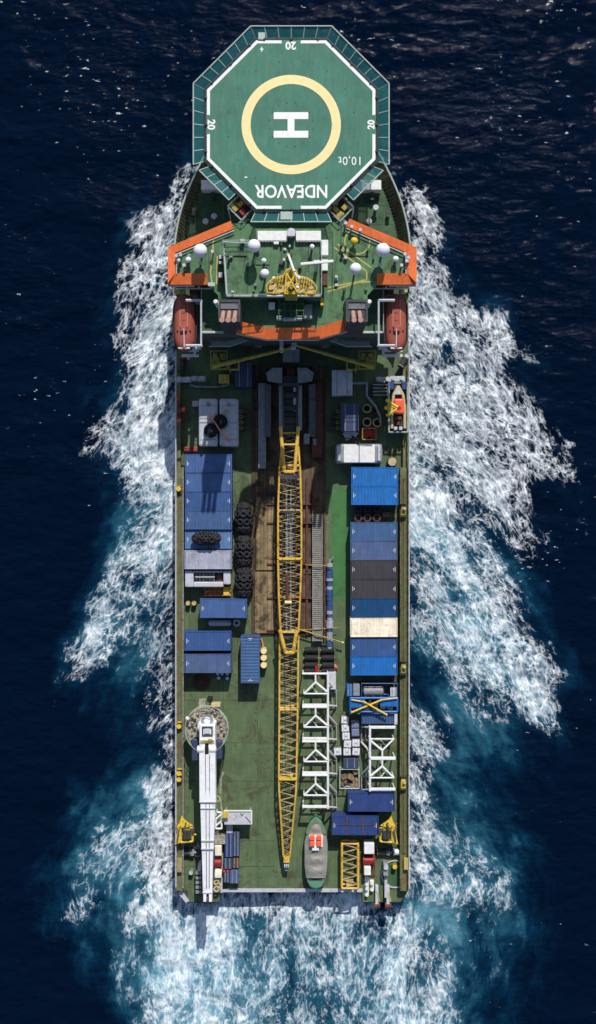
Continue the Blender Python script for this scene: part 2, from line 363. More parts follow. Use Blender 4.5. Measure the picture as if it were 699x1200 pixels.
def sea_material():
    m=bpy.data.materials.new('sea_water_and_foam'); m.use_nodes=True; nt=m.node_tree; L=nt.links
    b=nt.nodes['Principled BSDF']
    def math_(op,a,bv=None,c=None,clamp=False):
        n=nn(nt,'ShaderNodeMath',operation=op); n.use_clamp=clamp
        for i,v in enumerate((a,bv,c)):
            if v is None: continue
            if isinstance(v,(int,float)): n.inputs[i].default_value=v
            else: L.new(v,n.inputs[i])
        return n.outputs[0]
    def noise(vec,scale,det=6,rough=0.6,typ=None,dist=0,lac=2.0):
        n=nn(nt,'ShaderNodeTexNoise'); 
        if typ: n.noise_type=typ
        n.inputs['Scale'].default_value=scale; n.inputs['Detail'].default_value=det; n.inputs['Roughness'].default_value=rough
        n.inputs['Distortion'].default_value=dist; n.inputs['Lacunarity'].default_value=lac
        L.new(vec,n.inputs['Vector']); return n
    def mr(v,a,b_,c,d,sm=True):
        n=nn(nt,'ShaderNodeMapRange'); n.interpolation_type='SMOOTHSTEP' if sm else 'LINEAR'
        L.new(v,n.inputs[0])
        for i,x in zip((1,2,3,4),(a,b_,c,d)): n.inputs[i].default_value=x
        return n.outputs[0]
    def vadd(v,col,amt):
        s=nn(nt,'ShaderNodeVectorMath',operation='SUBTRACT'); L.new(col,s.inputs[0]); s.inputs[1].default_value=(.5,.5,.5)
        k=nn(nt,'ShaderNodeVectorMath',operation='SCALE'); L.new(s.outputs[0],k.inputs[0]); k.inputs['Scale'].default_value=amt
        a=nn(nt,'ShaderNodeVectorMath',operation='ADD'); L.new(v,a.inputs[0]); L.new(k.outputs[0],a.inputs[1]); return a.outputs[0]
    g=nn(nt,'ShaderNodeNewGeometry'); P=g.outputs['Position']
    fl=nn(nt,'ShaderNodeVectorMath',operation='MULTIPLY'); L.new(P,fl.inputs[0]); fl.inputs[1].default_value=(1,1,0); P=fl.outputs[0]
    at=nn(nt,'ShaderNodeAttribute',attribute_name='foam'); fo=at.outputs['Fac']
    at2=nn(nt,'ShaderNodeAttribute',attribute_name='aeration'); ae=at2.outputs['Fac']
    # foam is drawn out along the flow: aft and outward beside the hull, straight aft behind it
    s0=nn(nt,'ShaderNodeSeparateXYZ'); L.new(P,s0.inputs[0]); px_,py_=s0.outputs['X'],s0.outputs['Y']
    fwd=math_('MAXIMUM',math_('ADD',py_,50),0.0); aft=math_('MINIMUM',math_('ADD',py_,50),0.0)
    kx=math_('MULTIPLY',mr(px_,-12,12,-1,1,False),0.4)
    cx_=math_('MULTIPLY_ADD',kx,fwd,px_); cy_=math_('MULTIPLY_ADD',fwd,0.66,math_('MULTIPLY',aft,0.5))
    cb_=nn(nt,'ShaderNodeCombineXYZ'); L.new(cx_,cb_.inputs[0]); L.new(cy_,cb_.inputs[1]); Ps=cb_.outputs[0]
    w1=noise(Ps,0.16,2,0.5).outputs['Color']; P1=vadd(Ps,w1,3.2)
    w2=noise(P1,0.5,2,0.5).outputs['Color']; P2=vadd(P1,w2,0.75)
    w3=noise(P2,2.0,1,0.5).outputs['Color']; P3=vadd(P2,w3,0.3)
    nb=noise(P1,0.2,8,0.62).outputs['Fac']
    nf=noise(P2,0.95,8,0.69).outputs['Fac']
    # filaments: thin ridges where a warped noise crosses its middle
    def ridge(vec,scale,det,width):
        n=noise(vec,scale,det,0.62).outputs['Fac']
        a=math_('SUBTRACT',n,0.5); a=math_('ABSOLUTE',a); return mr(a,0.0,width,1.0,0.0)
    r1=ridge(P2,0.5,4,0.05); r2=ridge(P3,1.15,4,0.06); r3=ridge(P1,0.2,6,0.035)
    vo=nn(nt,'ShaderNodeTexVoronoi',feature='DISTANCE_TO_EDGE'); vo.inputs['Scale'].default_value=0.95; L.new(P3,vo.inputs['Vector'])
    lace=mr(vo.outputs['Distance'],0.0,0.16,1.0,0.0)
    v=math_('MULTIPLY_ADD',math_('SUBTRACT',nb,0.5),1.7,fo)
    v=math_('MULTIPLY_ADD',math_('SUBTRACT',nf,0.5),1.45,v)
    fil=math_('ADD',math_('MULTIPLY',r1,0.32),math_('MULTIPLY',r2,0.26)); fil=math_('ADD',fil,math_('MULTIPLY',r3,0.16)); fil=math_('ADD',fil,math_('MULTIPLY',lace,0.22))
    gate=mr(fo,0.02,0.40,0,1)
    v=math_('MULTIPLY_ADD',fil,gate,v)
    v=math_('SUBTRACT',v,0.14)
    gate2=mr(fo,0.0,0.18,0,1)
    white=math_('MULTIPLY',mr(v,0.35,1.2,0,1,False),gate2)
    # small whitecaps on the open sea, doubling as sun sparkles painted in white
    st=nn(nt,'ShaderNodeVectorMath',operation='MULTIPLY'); L.new(P,st.inputs[0]); st.inputs[1].default_value=(0.8,1.9,1)
    wc=noise(st.outputs[0],0.95,5,0.6).outputs['Fac']; wb=noise(P,0.045,3,0.5).outputs['Fac']
    sy=nn(nt,'ShaderNodeSeparateXYZ'); L.new(P,sy.inputs[0]); wc=math_('MULTIPLY_ADD',mr(sy.outputs['Y'],-60,60,-0.05,0.012,False),1.0,wc)
    wcv=math_('ADD',wc,math_('MULTIPLY',math_('SUBTRACT',wb,0.5),0.35)); sparkle_caps=mr(wcv,0.68,0.74,0,0.6)
    white=math_('MAXIMUM',white,sparkle_caps)
    # aerated water under the foam
    av=math_('MULTIPLY_ADD',math_('SUBTRACT',nb,0.5),1.4,ae); av=math_('MULTIPLY_ADD',math_('SUBTRACT',nf,0.5),0.5,av)
    aw=math_('MULTIPLY',mr(av,0.12,1.32,0,1),mr(ae,0.02,0.3,0,1))
    cr=nn(nt,'ShaderNodeValToRGB'); e=cr.color_ramp.elements
    e[0].position=0; e[0].color=RGB(3,17,37); e[1].position=1; e[1].color=RGB(112,164,182)
    x=e.new(0.25); x.color=RGB(8,42,66); x=e.new(0.55); x.color=RGB(38,88,108)
    L.new(aw,cr.inputs[0])
    mx=nn(nt,'ShaderNodeMix',data_type='RGBA'); L.new(white,mx.inputs['Factor']); L.new(cr.outputs[0],mx.inputs['A']); mx.inputs['B'].default_value=RGB(238,243,247)
    L.new(mx.outputs['Result'],b.inputs['Base Color'])
    L.new(mr(white,0.02,0.35,0.05,0.9),b.inputs['Roughness'])
    b.inputs['IOR'].default_value=1.33; b.inputs['Specular IOR Level'].default_value=0.05
    # ripples
    rp=noise(st.outputs[0],1.1,5,0.58).outputs['Fac']
    bp=nn(nt,'ShaderNodeBump'); gu=noise(P,0.06,4,0.6).outputs['Fac']; L.new(math_('MULTIPLY',mr(white,0.0,0.35,1.0,0.12),mr(gu,0.35,0.65,0.35,0.9)),bp.inputs['Strength']); bp.inputs['Distance'].default_value=0.2; L.new(rp,bp.inputs['Height'])
    bp2=nn(nt,'ShaderNodeBump'); bp2.inputs['Distance'].default_value=0.5; L.new(mr(white,0.0,0.4,0.0,0.3),bp2.inputs['Strength']); L.new(nf,bp2.inputs['Height']); L.new(bp.outputs[0],bp2.inputs['Normal'])
    L.new(bp2.outputs[0],b.inputs['Normal'])
    return m
me.materials.append(sea_material())
sea=struct(bpy.data.objects.new('sea',me)); COL.objects.link(sea)
# ---------------------------------------------------------------- the vessel
V=thing('offshore_vessel','large green decked offshore construction vessel with a helideck over its bow, steaming through foam','ship',W(343,650,0))
def P(mb,name,m,par=V,**k): return mb.build(name,m,par,**k)
def interp(pts,n):
    out=[]
    for i in range(len(pts)-1):
        for k in range(n):
            t=k/n; out.append((pts[i][0]+(pts[i+1][0]-pts[i][0])*t,pts[i][1]+(pts[i+1][1]-pts[i][1])*t))
    return out+[pts[-1]]
def smooth(pts,it=2):
    for _ in range(it):
        o=[pts[0]]
        for a,b in zip(pts[:-1],pts[1:]):
            o+=[(a[0]*.75+b[0]*.25,a[1]*.75+b[1]*.25),(a[0]*.25+b[0]*.75,a[1]*.25+b[1]*.75)]
        o.append(pts[-1]); pts=o
    return pts
# forecastle outline in survey points at height 6
FZ=6.0
portc=smooth([(207,345),(206,296),(211,262),(220,232),(235,199),(262,150),(300,108),(343,88)],2)
starc=[(686-x,y) for x,y in portc][::-1]
# hull below the deck (tapers to the waterline), in metres
def hull():
    mb=MB()
    def ring(pts,z,inset): 
        c=[W(x,y,FZ if y<346 else 0) for x,y in pts]
        return [(v.x*(1-inset),v.y-(inset*22 if v.y>28 else 0),z) for v in c]
    deckpts=[(207,1020),(207,346)]+portc[1:]+starc[1:-1]+[(479,346),(479,1020)]
    a=ring(deckpts,-0.05,0.0); b=ring(deckpts,-5.5,0.06)
    # stern corners
    n=len(deckpts); vs=b+a; fs=[(i,i+1,n+i+1,n+i) for i in range(n-1)]+[(n-1,0,n,2*n-1)]+[tuple(range(n-1,-1,-1))]+[tuple(range(n,2*n))]
    mb.add(vs,fs)
    p=[W(207,1020,0),W(207,1044,0),W(217,1058,0),W(258,1058,0),W(258,1044,0),W(425,1044,0),W(425,1058,0),W(470,1058,0),W(479,1044,0),W(479,1020,0)]
    mb.prism(p,-5.5,-0.05)
    return mb
P(hull(),'hull','hull')
main=[(207,330),(479,330),(479,1044),(470,1057),(425,1057),(425,1043.5),(258,1043.5),(258,1057),(217,1057),(207,1044)]
P(MB().pp(main,-0.3,0.0),'main_deck','deck')
stern=MB().bp(258,1041.5,425,1045.5,-1.2,0.14)
P(stern,'stern_sill','lgrey')
# forecastle block
fc=MB().pp([(206,346)]+portc+starc+[(480,346)],0.0,FZ)
P(fc,'forecastle_deck','foregreen')
# timber deck and steel skid tracks
P(MB().bp(296,428,381,745,0.0,0.12),'timber_deck','timber')
tm=MB()
for a,b_,c,d in ((300,582,323,668),(299,670,322,742),(325,640,328,742)): tm.bp(a,b_,c,d,0.12,0.42)
P(tm,'timber_mat','timber2',split=True)
P(MB().bp(389,572,409,702,0.0,0.03),'painted_lane','deck2',split=True)
P(MB().pp([(389,702),(409,702),(405,790),(386,760)],0,0.028),'painted_lane','deck',split=True)
pl=MB(); 
for x,y0,y1 in ((296,430,745),(381,430,745)): pl.bp(x-0.8,y0,x+0.8,y1,0.0,0.24)
for y in (742,): pl.bp(296,y,381,y+1.6,0,0.24)
P(pl,'deck_kerb','rust',split=True)
sk=MB()
for x in (331,348,360,367.5): sk.bp(x-1.3,560,x+1.3,744,0.12,0.5)
for y in (590,612,660,700,738): sk.bp(313,y,372,y+1.8,0.12,0.62)
P(sk,'skid_beam','redbrown',split=True)
# deck fittings: seams, pad eyes
se=MB()
for y in (455,505,820,870,915,985,1015):
    se.bp(216,y,296 if y<800 else 322,y+0.5,0,0.03)
for x in (262,302,384): se.bp(x,760,x+0.5,1040,0,0.034)
for x in (222,287): se.bp(x,430,x+0.5,745,0,0.034)
P(se,'deck_seam','foregreen',split=True)
pe=MB(); random.seed(3)
for i in range(60):
    x=random.choice([219,276,290,305,315,384,404,470,300]); y=random.uniform(760,1035)
    pe.bp(x-.7,y-.7,x+.7,y+.7,0,0.12)
P(pe,'pad_eye','dust',split=True)
# worn circular track around the crane foot
P(MB().torus(W(243,905,0.0),4.1,0.05,n=40,m=4,a0=R(60),a1=R(150)),'deck_seam','dust')
# side walkways and bulwarks
for x0,x1,xo in ((207,215,206.2),(469.5,479,479.8)):
    P(MB().bp(x0,548,x1,1044,0.0,1.25),'side_walkway','walk')
    P(MB().bp(x0+(1 if x0<300 else 3),420,x1-(3 if x0<300 else 1),548,0.0,0.9),'side_walkway','walk')
    r=MB(); a=W(xo,420,2.2); b=W(xo,1040,2.2)
    r.tube(a,b,0.07); r.tube(a-Vector((0,0,.5)),b-Vector((0,0,.5)),0.045)
    n=52
    for i in range(n+1):
        p=a.lerp(b,i/n); r.tube(p,p-Vector((0,0,1.9)),0.045)
    P(r,'side_railing','lgrey')
    xi=x1 if x0<300 else x0
    r=MB(); a=W(xi,548,1.3); b=W(xi,1040,1.3); r.box((a+b)/2,(0.12,abs(b.y-a.y),0.25))
    for i in range(40):
        p=a.lerp(b,i/39); r.box(p,(0.2,0.12,0.3))
    P(r,'cargo_rail','grey' if x0<300 else 'bulin')
    pi=MB()
    for k,dx in enumerate((2.5,4.5,6)): 
        if x0>300: pi.tube(W(x0+dx,560,1.4),W(x0+dx,1000,1.4),0.07+0.03*(k==1))
        else: pi.tube(W(x0+dx,560,1.36),W(x0+dx,1000,1.36),0.05)
    P(pi,'deck_pipe','walk' ,split=True)
# forecastle bulwark: outer rim and ribbed inner face
for pts in (portc,starc):
    sgn=1 if pts is portc else -1
    q=[W(x,y,FZ) for x,y in pts]; rim=[Vector((v.x,v.y,FZ+1.5)) for v in q]
    inn=[Vector((v.x+sgn*0.85,v.y-0.25,FZ+0.02)) for v in q]
    mb=MB(); n=len(q); mb.add(inn+rim,[(i,i+1,n+i+1,n+i) for i in range(n-1)])
    mb.add([v+Vector((-sgn*.12,0,0)) for v in q]+[v+Vector((-sgn*.12,0.05,0)) for v in rim],[(i,i+1,n+i+1,n+i) for i in range(n-1)])
    bw=P(mb,'bow_bulwark','bulin')
    P(MB().path([v+Vector((-sgn*.05,0,0.02)) for v in rim],0.12),'bulwark_rim','rail',bw)
    rb=MB()
    for i in range(0,n-1):
        for t in (0.0,0.5):
            a=inn[i].lerp(inn[i+1],t); b=rim[i].lerp(rim[i+1],t); rb.tube(a+Vector((sgn*.35,0,0)),b,0.07,4)
    P(rb,'bulwark_rib','dgrey',bw)
# breakwaters and foredeck gear
P(MB().bp(236,211,282,222,FZ,7.6).bp(404,211,447,222,FZ,7.6),'breakwater','white',split=True)
g=MB()
for x in (296,390): g.lathe([(-1.2,.45),(-1.1,.8),(-.9,.45),(.9,.45),(1.1,.8),(1.2,.45)],W(x,160,7),(1,0,0)); 
g.bp(288,150,304,170,FZ,6.4); g.bp(382,150,398,170,FZ,6.4)
P(g,'anchor_windlass','dgrey')
bo=MB()
for x,y in ((228,250),(232,276),(455,252),(452,276),(250,232),(436,232),(343,120)):
    for d in (-2.2,2.2):
        p=W(x,y+d,FZ); bo.lathe([(0,.18),(.7,.18),(.72,.26),(.82,.26)],p,n=12)
P(bo,'mooring_bollard','dgrey',split=True)
vt=MB()
for x,y in ((242,262),(252,256),(440,246),(432,262)): vt.lathe([(0,.2),(1.0,.2),(1.0,.4),(1.2,.35)],W(x,y,FZ),n=12)
P(vt,'deck_vent','lgrey',split=True)
sm=MB()
for x in (262,424): sm.bp(x-.4,228,x+.4,288,FZ,FZ+.03)
for y in (240,262): sm.bp(222,y,464,y+.6,FZ,FZ+.034)
P(sm,'deck_seam','deck',split=True)
# ---- helideck
HZ=15.5; hc=W(341.5,146,HZ); hs=1/sc(HZ)
def octa(h,c=hc):
    a=h*math.tan(R(22.5)); return [Vector((c.x+x*hs,c.y+y*hs,c.z)) for x,y in ((-a,h),(a,h),(h,a),(h,-a),(a,-h),(-a,-h),(-h,-a),(-h,a))]
hd=P(MB().prism(octa(99.5),HZ-0.45,HZ),'helideck','heli')
def D(mb,name,m,**k): return mb.build(name,m,hd,**k)
oo=octa(98.6); oi=octa(95.2); rim=MB()
def strip(a0,a1,b0,b1,z=HZ,h=0.012):
    vs=[(p.x,p.y,z) for p in (a0,a1,b1,b0)]+[(p.x,p.y,z+h) for p in (a0,a1,b1,b0)]
    rim.add(vs,[(3,2,1,0),(4,5,6,7),(0,1,5,4),(1,2,6,5),(2,3,7,6),(3,0,4,7)])
for i in range(8):
    A,B,a,b=oo[i],oo[(i+1)%8],oi[i],oi[(i+1)%8]
    gaps=[(0.36,0.64)] if i in (0,2,4,6) else []
    segs=[(0,0.36),(0.64,1)] if gaps else [(0,1)]
    for t0,t1 in segs: strip(A.lerp(B,t0),A.lerp(B,t1),a.lerp(b,t0),a.lerp(b,t1))
D(rim,'perimeter_line','mark',split=True)
D(MB().ringflat(hc,47.6*hs,58.2*hs,0.012,96),'landing_circle','ring')
m=MB(); z=HZ
def flat(cx,cy,w,h,zz=0.012):
    p=W(cx,cy,HZ); m.box((p.x,p.y,HZ+zz/2),(w*hs,h*hs,zz))
flat(341.3,135.5,40.5,8); flat(341.3,157.3,40.5,8); flat(341.3,146.4,8,13.8)
D(m,'landing_letter','mark')
def text(s,px,py,size,rot,name,par,m='mark',z=HZ+0.003,w=1.0,org=None,bold=0.0,align='CENTER',spacing=1.0):
    c=bpy.data.curves.new('lettering','FONT'); c.body=s; c.size=size; c.align_x=align; c.align_y='CENTER'; c.extrude=0.004; c.offset=bold; c.resolution_u=3; c.space_character=spacing
    o=bpy.data.objects.new('tmp',c); COL.objects.link(o)
    me=bpy.data.meshes.new_from_object(o); bpy.data.objects.remove(o)
    p=W(px,py,z) if org is None else org
    mt=Matrix.Translation(p)@Matrix.Rotation(rot,4,'Z')@Matrix.Diagonal((w,1,1,1))
    mb=MB(); mb.add([mt@v.co for v in me.vertices],[tuple(f.vertices) for f in me.polygons])
    return mb.build(name,m,par)
text('NDEAVOR',342,223.5,2.1,math.pi,'name_lettering',hd,z=HZ+0.006,w=0.86,bold=0.04)
text('10,0t',411,188,1.4,math.pi,'weight_marking',hd,z=HZ+0.006,bold=0.0,w=0.9,spacing=1.1)
text('20',341,53,1.25,math.pi,'size_marking',hd,z=HZ+0.006,bold=0.04)
text('20',247.5,146,1.2,R(-90),'size_marking',hd,z=HZ+0.006,bold=0.04)
text('20',435.5,146,1.1,R(90),'size_marking',hd,z=HZ+0.006,bold=0.04)
D(MB().bp(305,57,309,58.2,HZ,HZ+.02).bp(306.4,55,307.6,60.5,HZ+.004,HZ+.03).bp(287,207,290,208.4,HZ,HZ+.04),'small_marking','mark')
# tie-down points
td=MB()
for i in range(16):
    a=R(22.5*i+11); 
    for rr in (26,75): td.lathe([(0,.09),(.02,.09)],hc+Vector((math.cos(a)*rr*hs,math.sin(a)*rr*hs,0)),n=8)
D(td,'tie_down_point','dgrey',split=True)
ol=octa(99.9)
for i in range(8):
    for t in (0.12,0.5,0.88):
        p=ol[i].lerp(ol[(i+1)%8],t); D(MB().lathe([(-.1,.16),(.08,.16),(.2,.09)],p,n=10),'perimeter_light','dgrey')
gut=MB(); g0=octa(101.2)
for i in range(8): gut.tube(g0[i]-Vector((0,0,.25)),g0[(i+1)%8]-Vector((0,0,.25)),0.16,6)
D(gut,'edge_gutter','dgrey')
# net: five full sides all the way, the two after diagonals only in the middle
ni=octa(101,hc-Vector((0,0,.35))); no=octa(114.5,hc+Vector((0,0,.15))); net=MB(); fr=MB()
def upt(v,dz): return v+Vector((0,0,dz))
for i in range(8):
    a,b,c,d=ni[i],ni[(i+1)%8],no[(i+1)%8],no[i]
    t0,t1=(0,1)
    if i==3: t0,t1=(0.10,0.62)
    if i==5-0: t0,t1=(0.38,0.90) if False else (0.38,0.90)
    if i==5: t0,t1=(0.38,0.90)
    A,B,C,D_=a.lerp(b,t0),a.lerp(b,t1),d.lerp(c,t1),d.lerp(c,t0)
    net.add([A,B,C,D_],[(0,1,2,3)])
    k=6 if i in (0,2,4,6) else 7
    if i in (3,5): k=4
    for j in range(k+1):
        t=j/k; fr.tube(A.lerp(B,t),upt(D_.lerp(C,t),0.02),0.055,5)
    fr.tube(upt(D_,.03),upt(C,.03),0.085,6)
D(net,'safety_net','net'); D(fr,'net_frame','rail')
D(MB().bp(303,38,311,46,HZ-.2,HZ+.15).bp(329,248,343,257,HZ-.3,HZ+.05),'access_hatch','rail',split=True)
# truss under the helideck
tr=MB()
for x,y in ((290,100),(392,100),(290,190),(392,190),(341,60),(341,235),(258,146),(425,146)):
    p=W(x,y,HZ); q=Vector((p.x*0.8,p.y*0.93-1.0,FZ)); tr.tube(p-Vector((0,0,.5)),q,0.22,8)
for y in (80,115,150,185,220): 
    wdt=96 if 105<y<187 else 72; a=W(341-wdt,y,HZ-.6); b=W(341+wdt,y,HZ-.6); tr.box((a+b)/2,(b.x-a.x,.25,.5))
P(tr,'helideck_truss','lgrey')
# stair towers beside the helideck
for sx,x,y in ((-1,283,245),(1,399,246)):
    ang=R(45*sx)
    st=MB(); c=W(x,y,13.8)
    st.box(c,(2.2,2.0,.1),ang)
    pf=P(st,'stair_platform','dgrey')
    r=MB(); rot=Matrix.Rotation(ang,3,'Z')
    cs=[c+rot@Vector(v) for v in ((-1.15,-1.05,0),(1.15,-1.05,0),(1.15,1.05,0),(-1.15,1.05,0))]
    for hh in (.55,1.1): r.path([v+Vector((0,0,hh)) for v in cs],0.045,5,True)
    for i in range(4):
        for t in (0,.5): p=cs[i].lerp(cs[(i+1)%4],t); r.tube(p,p+Vector((0,0,1.1)),.04,5)
    r.build('platform_railing','rail',pf)
    s2=MB()
    for k in range(7): s2.box(c+rot@Vector((-0.55+0.9*0,0.8-0.25*k,0.2+0.16*k-.5)),(0.9,0.22,.05),ang)
    s2.build('stair_tread','dyellow',pf)
    e=MB(); e.box(c+rot@Vector((.5,-.2,.35)),(.7,.6,.6),ang); e.lathe([(0,.16),(.8,.16),(.9,.08)],c+rot@Vector((.1,.7,0)),n=10)
    e.build('fire_monitor','red' if sx<0 else 'dyellow',pf)
    e2=MB(); e2.box(c+rot@Vector((-.4,.35,.25)),(.5,.7,.4),ang); e2.build('hose_box','yellow',pf)
    gw=MB(); a=c+Vector((-sx*0.2,-1.2,0)); b=W(x-sx*10*0-sx*(-8),266,13.9)
    gw.tube(a,b,.05); gw.tube(a+Vector((.7,0,0)),b+Vector((.7,0,0)),.05)
    for k in range(6): p=a.lerp(b,k/5); gw.tube(p,p+Vector((.7,0,0)),.04)
    gw.build('gangway','rail',pf)
    lg=MB(); 
    for v in cs: lg.tube(v,Vector((v.x,v.y,FZ)),.1)
    lg.build('platform_leg','lgrey',pf)
# ---- deckhouse and bridge
P(MB().pp([(232,296),(454,296),(449,392),(237,392)],0,10.5),'deckhouse','house')
P(MB().pp([(236,330),(450,330),(449,391),(236,391)],10.5,10.56),'boat_deck','foregreen')
BZ=14.0
roof=[(272,262),(198.5,292),(198.5,333),(243,333),(256,346),(256,371),(278,376),(312,384.5),(372,384.5),(406,374.5),(431,372),(431,346),(443,333),(487,333),(487,292),(409,259.5)]
P(MB().pp(roof,BZ-0.35,BZ),'bridge_roof','roofgreen')
def shrink(pts,k):
    cx,cy=343,325; return [(cx+(x-cx)*k,cy+(y-cy)*k) for x,y in pts]
P(MB().pp(shrink(roof,.965),10.56,BZ-.35),'bridge_wall','white')
gl=MB(); rs=[W(x,y,BZ) for x,y in shrink(roof,.968)]
for i in range(len(rs)):
    a,b=rs[i],rs[(i+1)%len(rs)]; L_=(b-a).length
    if L_<1.2: continue
    n=max(1,int(L_/1.3)); dr=(b-a).normalized(); ang=math.atan2(dr.y,dr.x)
    for k in range(n):
        c=a.lerp(b,(k+.5)/n); gl.box((c.x,c.y,12.6),(L_/n-.18,.06,1.3),ang)
P(gl,'bridge_window','glass',split=True)
# orange visor band: flat on the forward and side edges, sloping down over the after edges
def band(pts_out,pts_in,z_out,z_in,name='orange_visor'):
    mb=MB(); n=len(pts_out)
    o=[W(x,y,BZ) for x,y in pts_out]; ii=[W(x,y,BZ) for x,y in pts_in]
    O=[Vector((v.x,v.y,z_out)) for v in o]; I=[Vector((v.x,v.y,z_in)) for v in ii]
    O2=[v-Vector((0,0,.45)) for v in O]; I2=[v-Vector((0,0,.45)) for v in I]
    for k in range(n-1):
        mb.add([O[k],O[k+1],I[k+1],I[k],O2[k],O2[k+1],I2[k+1],I2[k]],[(0,1,2,3),(7,6,5,4),(0,4,5,1),(1,5,6,2),(2,6,7,3),(3,7,4,0)])
    return P(mb,name,'orange')
band([(271,260),(197.5,291),(197.5,333)],[(274,269),(206,297),(206,321)],BZ+.5,BZ+.35)
band([(409.5,257.5),(488,291),(488,333)],[(406,266),(477,297),(477,321)],BZ+.5,BZ+.35)
band([(197.5,333.5),(243,333.5)],[(206,321),(243,321)],BZ+.02,BZ+.35)
band([(488,333.5),(442,333.5)],[(477,321),(442,321)],BZ+.02,BZ+.35)
band([(277,390),(312,397.5),(372,397.5),(407,388)],[(278,376),(313,384.5),(371,384.5),(406,374)],BZ-.1,BZ+.3)
hr=MB(); z=BZ+.62
for pts in ([(277,391),(312,398.5),(372,398.5),(407,389)],): hr.path([W(x,y,BZ-.3) for x,y in pts],.09)
hr.path([W(x,y,BZ+.4) for x,y in [(275,270),(207,298),(207,321)]],.07); hr.path([W(x,y,BZ+.4) for x,y in [(405,267),(476,298),(476,321)]],.07)
hr.path([W(197,335,BZ-.3),W(228,335,BZ-.3)],.12); hr.path([W(488,335,BZ-.3),W(456,335,BZ-.3)],.12)
P(hr,'visor_trim','lgrey')
# upper platform (over the wheelhouse)
UZ=16.5
P(MB().pp([(262,284),(300,284),(300,268),(376,268),(376,284),(377,347),(266,347)],BZ,UZ),'wheelhouse_top','roofgreen')
r=MB()
def railing(pts,z,h=1.0,r0=.035,closed=False,step=1.4,m='rail',name='roof_railing',par=V):
    mb=MB(); q=[W(x,y,z) for x,y in pts]
    for hh in (h*.5,h): mb.path([v+Vector((0,0,hh)) for v in q],r0,5,closed)
    for i in range(len(q)-(0 if closed else 1)):
        a,b=q[i],q[(i+1)%len(q)]; n=max(1,int((b-a).length/step))
        for k in range(n+1): p=a.lerp(b,k/n); mb.tube(p,p+Vector((0,0,h)),r0,5)
    return P(mb,name,m,par)
railing([(262,284),(266,347),(313,347)],UZ); railing([(377,284),(377,347),(352,347)],UZ)
railing([(262,284),(300,284)],UZ)
ed=MB(); 
for a,b in (((266,347),(377,347)),((262,284),(266,347))): ed.tube(W(*a,UZ),W(*b,UZ),.13,6)
P(ed,'platform_edge','lgrey')
railing([(237,340),(237,391),(262,391)],10.56,m='rail',name='deck_railing'); railing([(449,340),(449,391),(424,391)],10.56,m='rail',name='deck_railing')
P(MB().bp(236,388,268,390.5,10.56,10.8).bp(420,388,449,390.5,10.56,10.8),'deck_edge','cast')
yl=MB()
def yline(pts,z=BZ,r=.05):
    q=[W(x,y,z) for x,y in pts]
    for a,b in zip(q[:-1],q[1:]):
        d=b-a; c=(a+b)/2; yl.box((c.x,c.y,z+.012),(d.length,.16,.01),math.atan2(d.y,d.x))
yline([(392,290),(430,318),(430,328),(385,337)]); yline([(396,286),(436,314)]); yline([(436,330),(420,331),(384,342)])
yline([(251,276),(247,320),(249,333)]); yline([(255,300),(254,333)])
yl.ringflat(W(419,283,BZ+.01),1.42,1.56,.01,48)
P(yl,'roof_marking','yline',split=True)
# side passage walls of the roof, lockers, signs
bx=MB().bp(302,270.5,337,282,UZ,UZ+.55).bp(347,270.5,376.5,282,UZ,UZ+.55)
P(bx,'wheelhouse_visor','white',split=True,bevel=.05)
wd=MB()
for k in range(9): wd.bp(303+k*3.7,282.2,305.8+k*3.7,283,UZ,UZ+.5)
for k in range(8): wd.bp(348+k*3.5,282.2,350.6+k*3.5,283,UZ,UZ+.5)
P(wd,'visor_bracket','lgrey')
P(MB().bp(376,281,385,299,UZ-.8,UZ+.6).bp(377,304,384.5,317,UZ-.8,UZ+.6).bp(321,281,327,286,UZ,UZ+.5),'roof_locker','white',split=True,bevel=.04)
P(MB().bp(378,318,384,334,UZ-1,UZ+.3).bp(256,300,262,309,BZ,BZ+1).bp(256,320,262,329,BZ,BZ+1),'roof_machinery','redbrown',split=True)
P(MB().bp(257,299,261,303,BZ+1,BZ+1.3).bp(257,306,261,309,BZ+1,BZ+1.3).bp(256.5,319,261,325,BZ+1,BZ+1.3).bp(244,331,252,335,BZ+.4,BZ+.5),'roof_fitting','lgrey',split=True)
random.seed(31); k=0
while k<34:
    x=random.uniform(206,480); y=random.uniform(268,370)
    if abs(x-343)<118 and not(262<x<376 and 284<y<345) and not (390<x<440 and 275<y<345): continue
    if abs(x-343)>=118 and not (300<y<318): continue
    if abs(x-235)<10 or abs(x-449)<10 or (312<x<374 and y>315) or abs(x-417)<10 or (264<x<300 and y<300): continue
    z=UZ if 262<x<376 else BZ; k+=1; h=random.uniform(.25,.9)
    if k%3==0: P(MB().lathe([(0,.14),(h,.14),(h,.24),(h+.15,.2)],W(x,y,z),n=10),'roof_vent',random.choice(['lgrey','foregreen','grey']))
    else: P(MB().bp(x-random.uniform(1,3),y-random.uniform(1,2.4),x+1,y+1,z,z+h),random.choice(['cable_box','equipment_box']),random.choice(['grey','lgrey','roofgreen','dgrey','foregreen']),bevel=.03)
cb=MB()
for pts in ([(264,300),(290,300),(290,345)],[(300,282),(300,310),(316,310)],[(330,284),(330,314)],[(362,284),(362,318)],[(390,270),(390,345)],[(432,300),(400,300),(400,262)],[(245,280),(245,330)]):
    z=UZ if pts[0][0]<376 and pts[0][0]>262 else BZ; cb.path([W(x,y,z+.06) for x,y in pts],.05,4)
P(cb,'cable_run','dgrey',split=True)
# searchlight / fore wheelhouse dome housing
so_=MB().lathe([(0,.5),(.5,.55),(.8,.42)],W(341.5,274,UZ),n=14); so_.box(W(341.5,274,UZ+.9),(.9,.6,.5))
P(so_,'searchlight','lgrey')
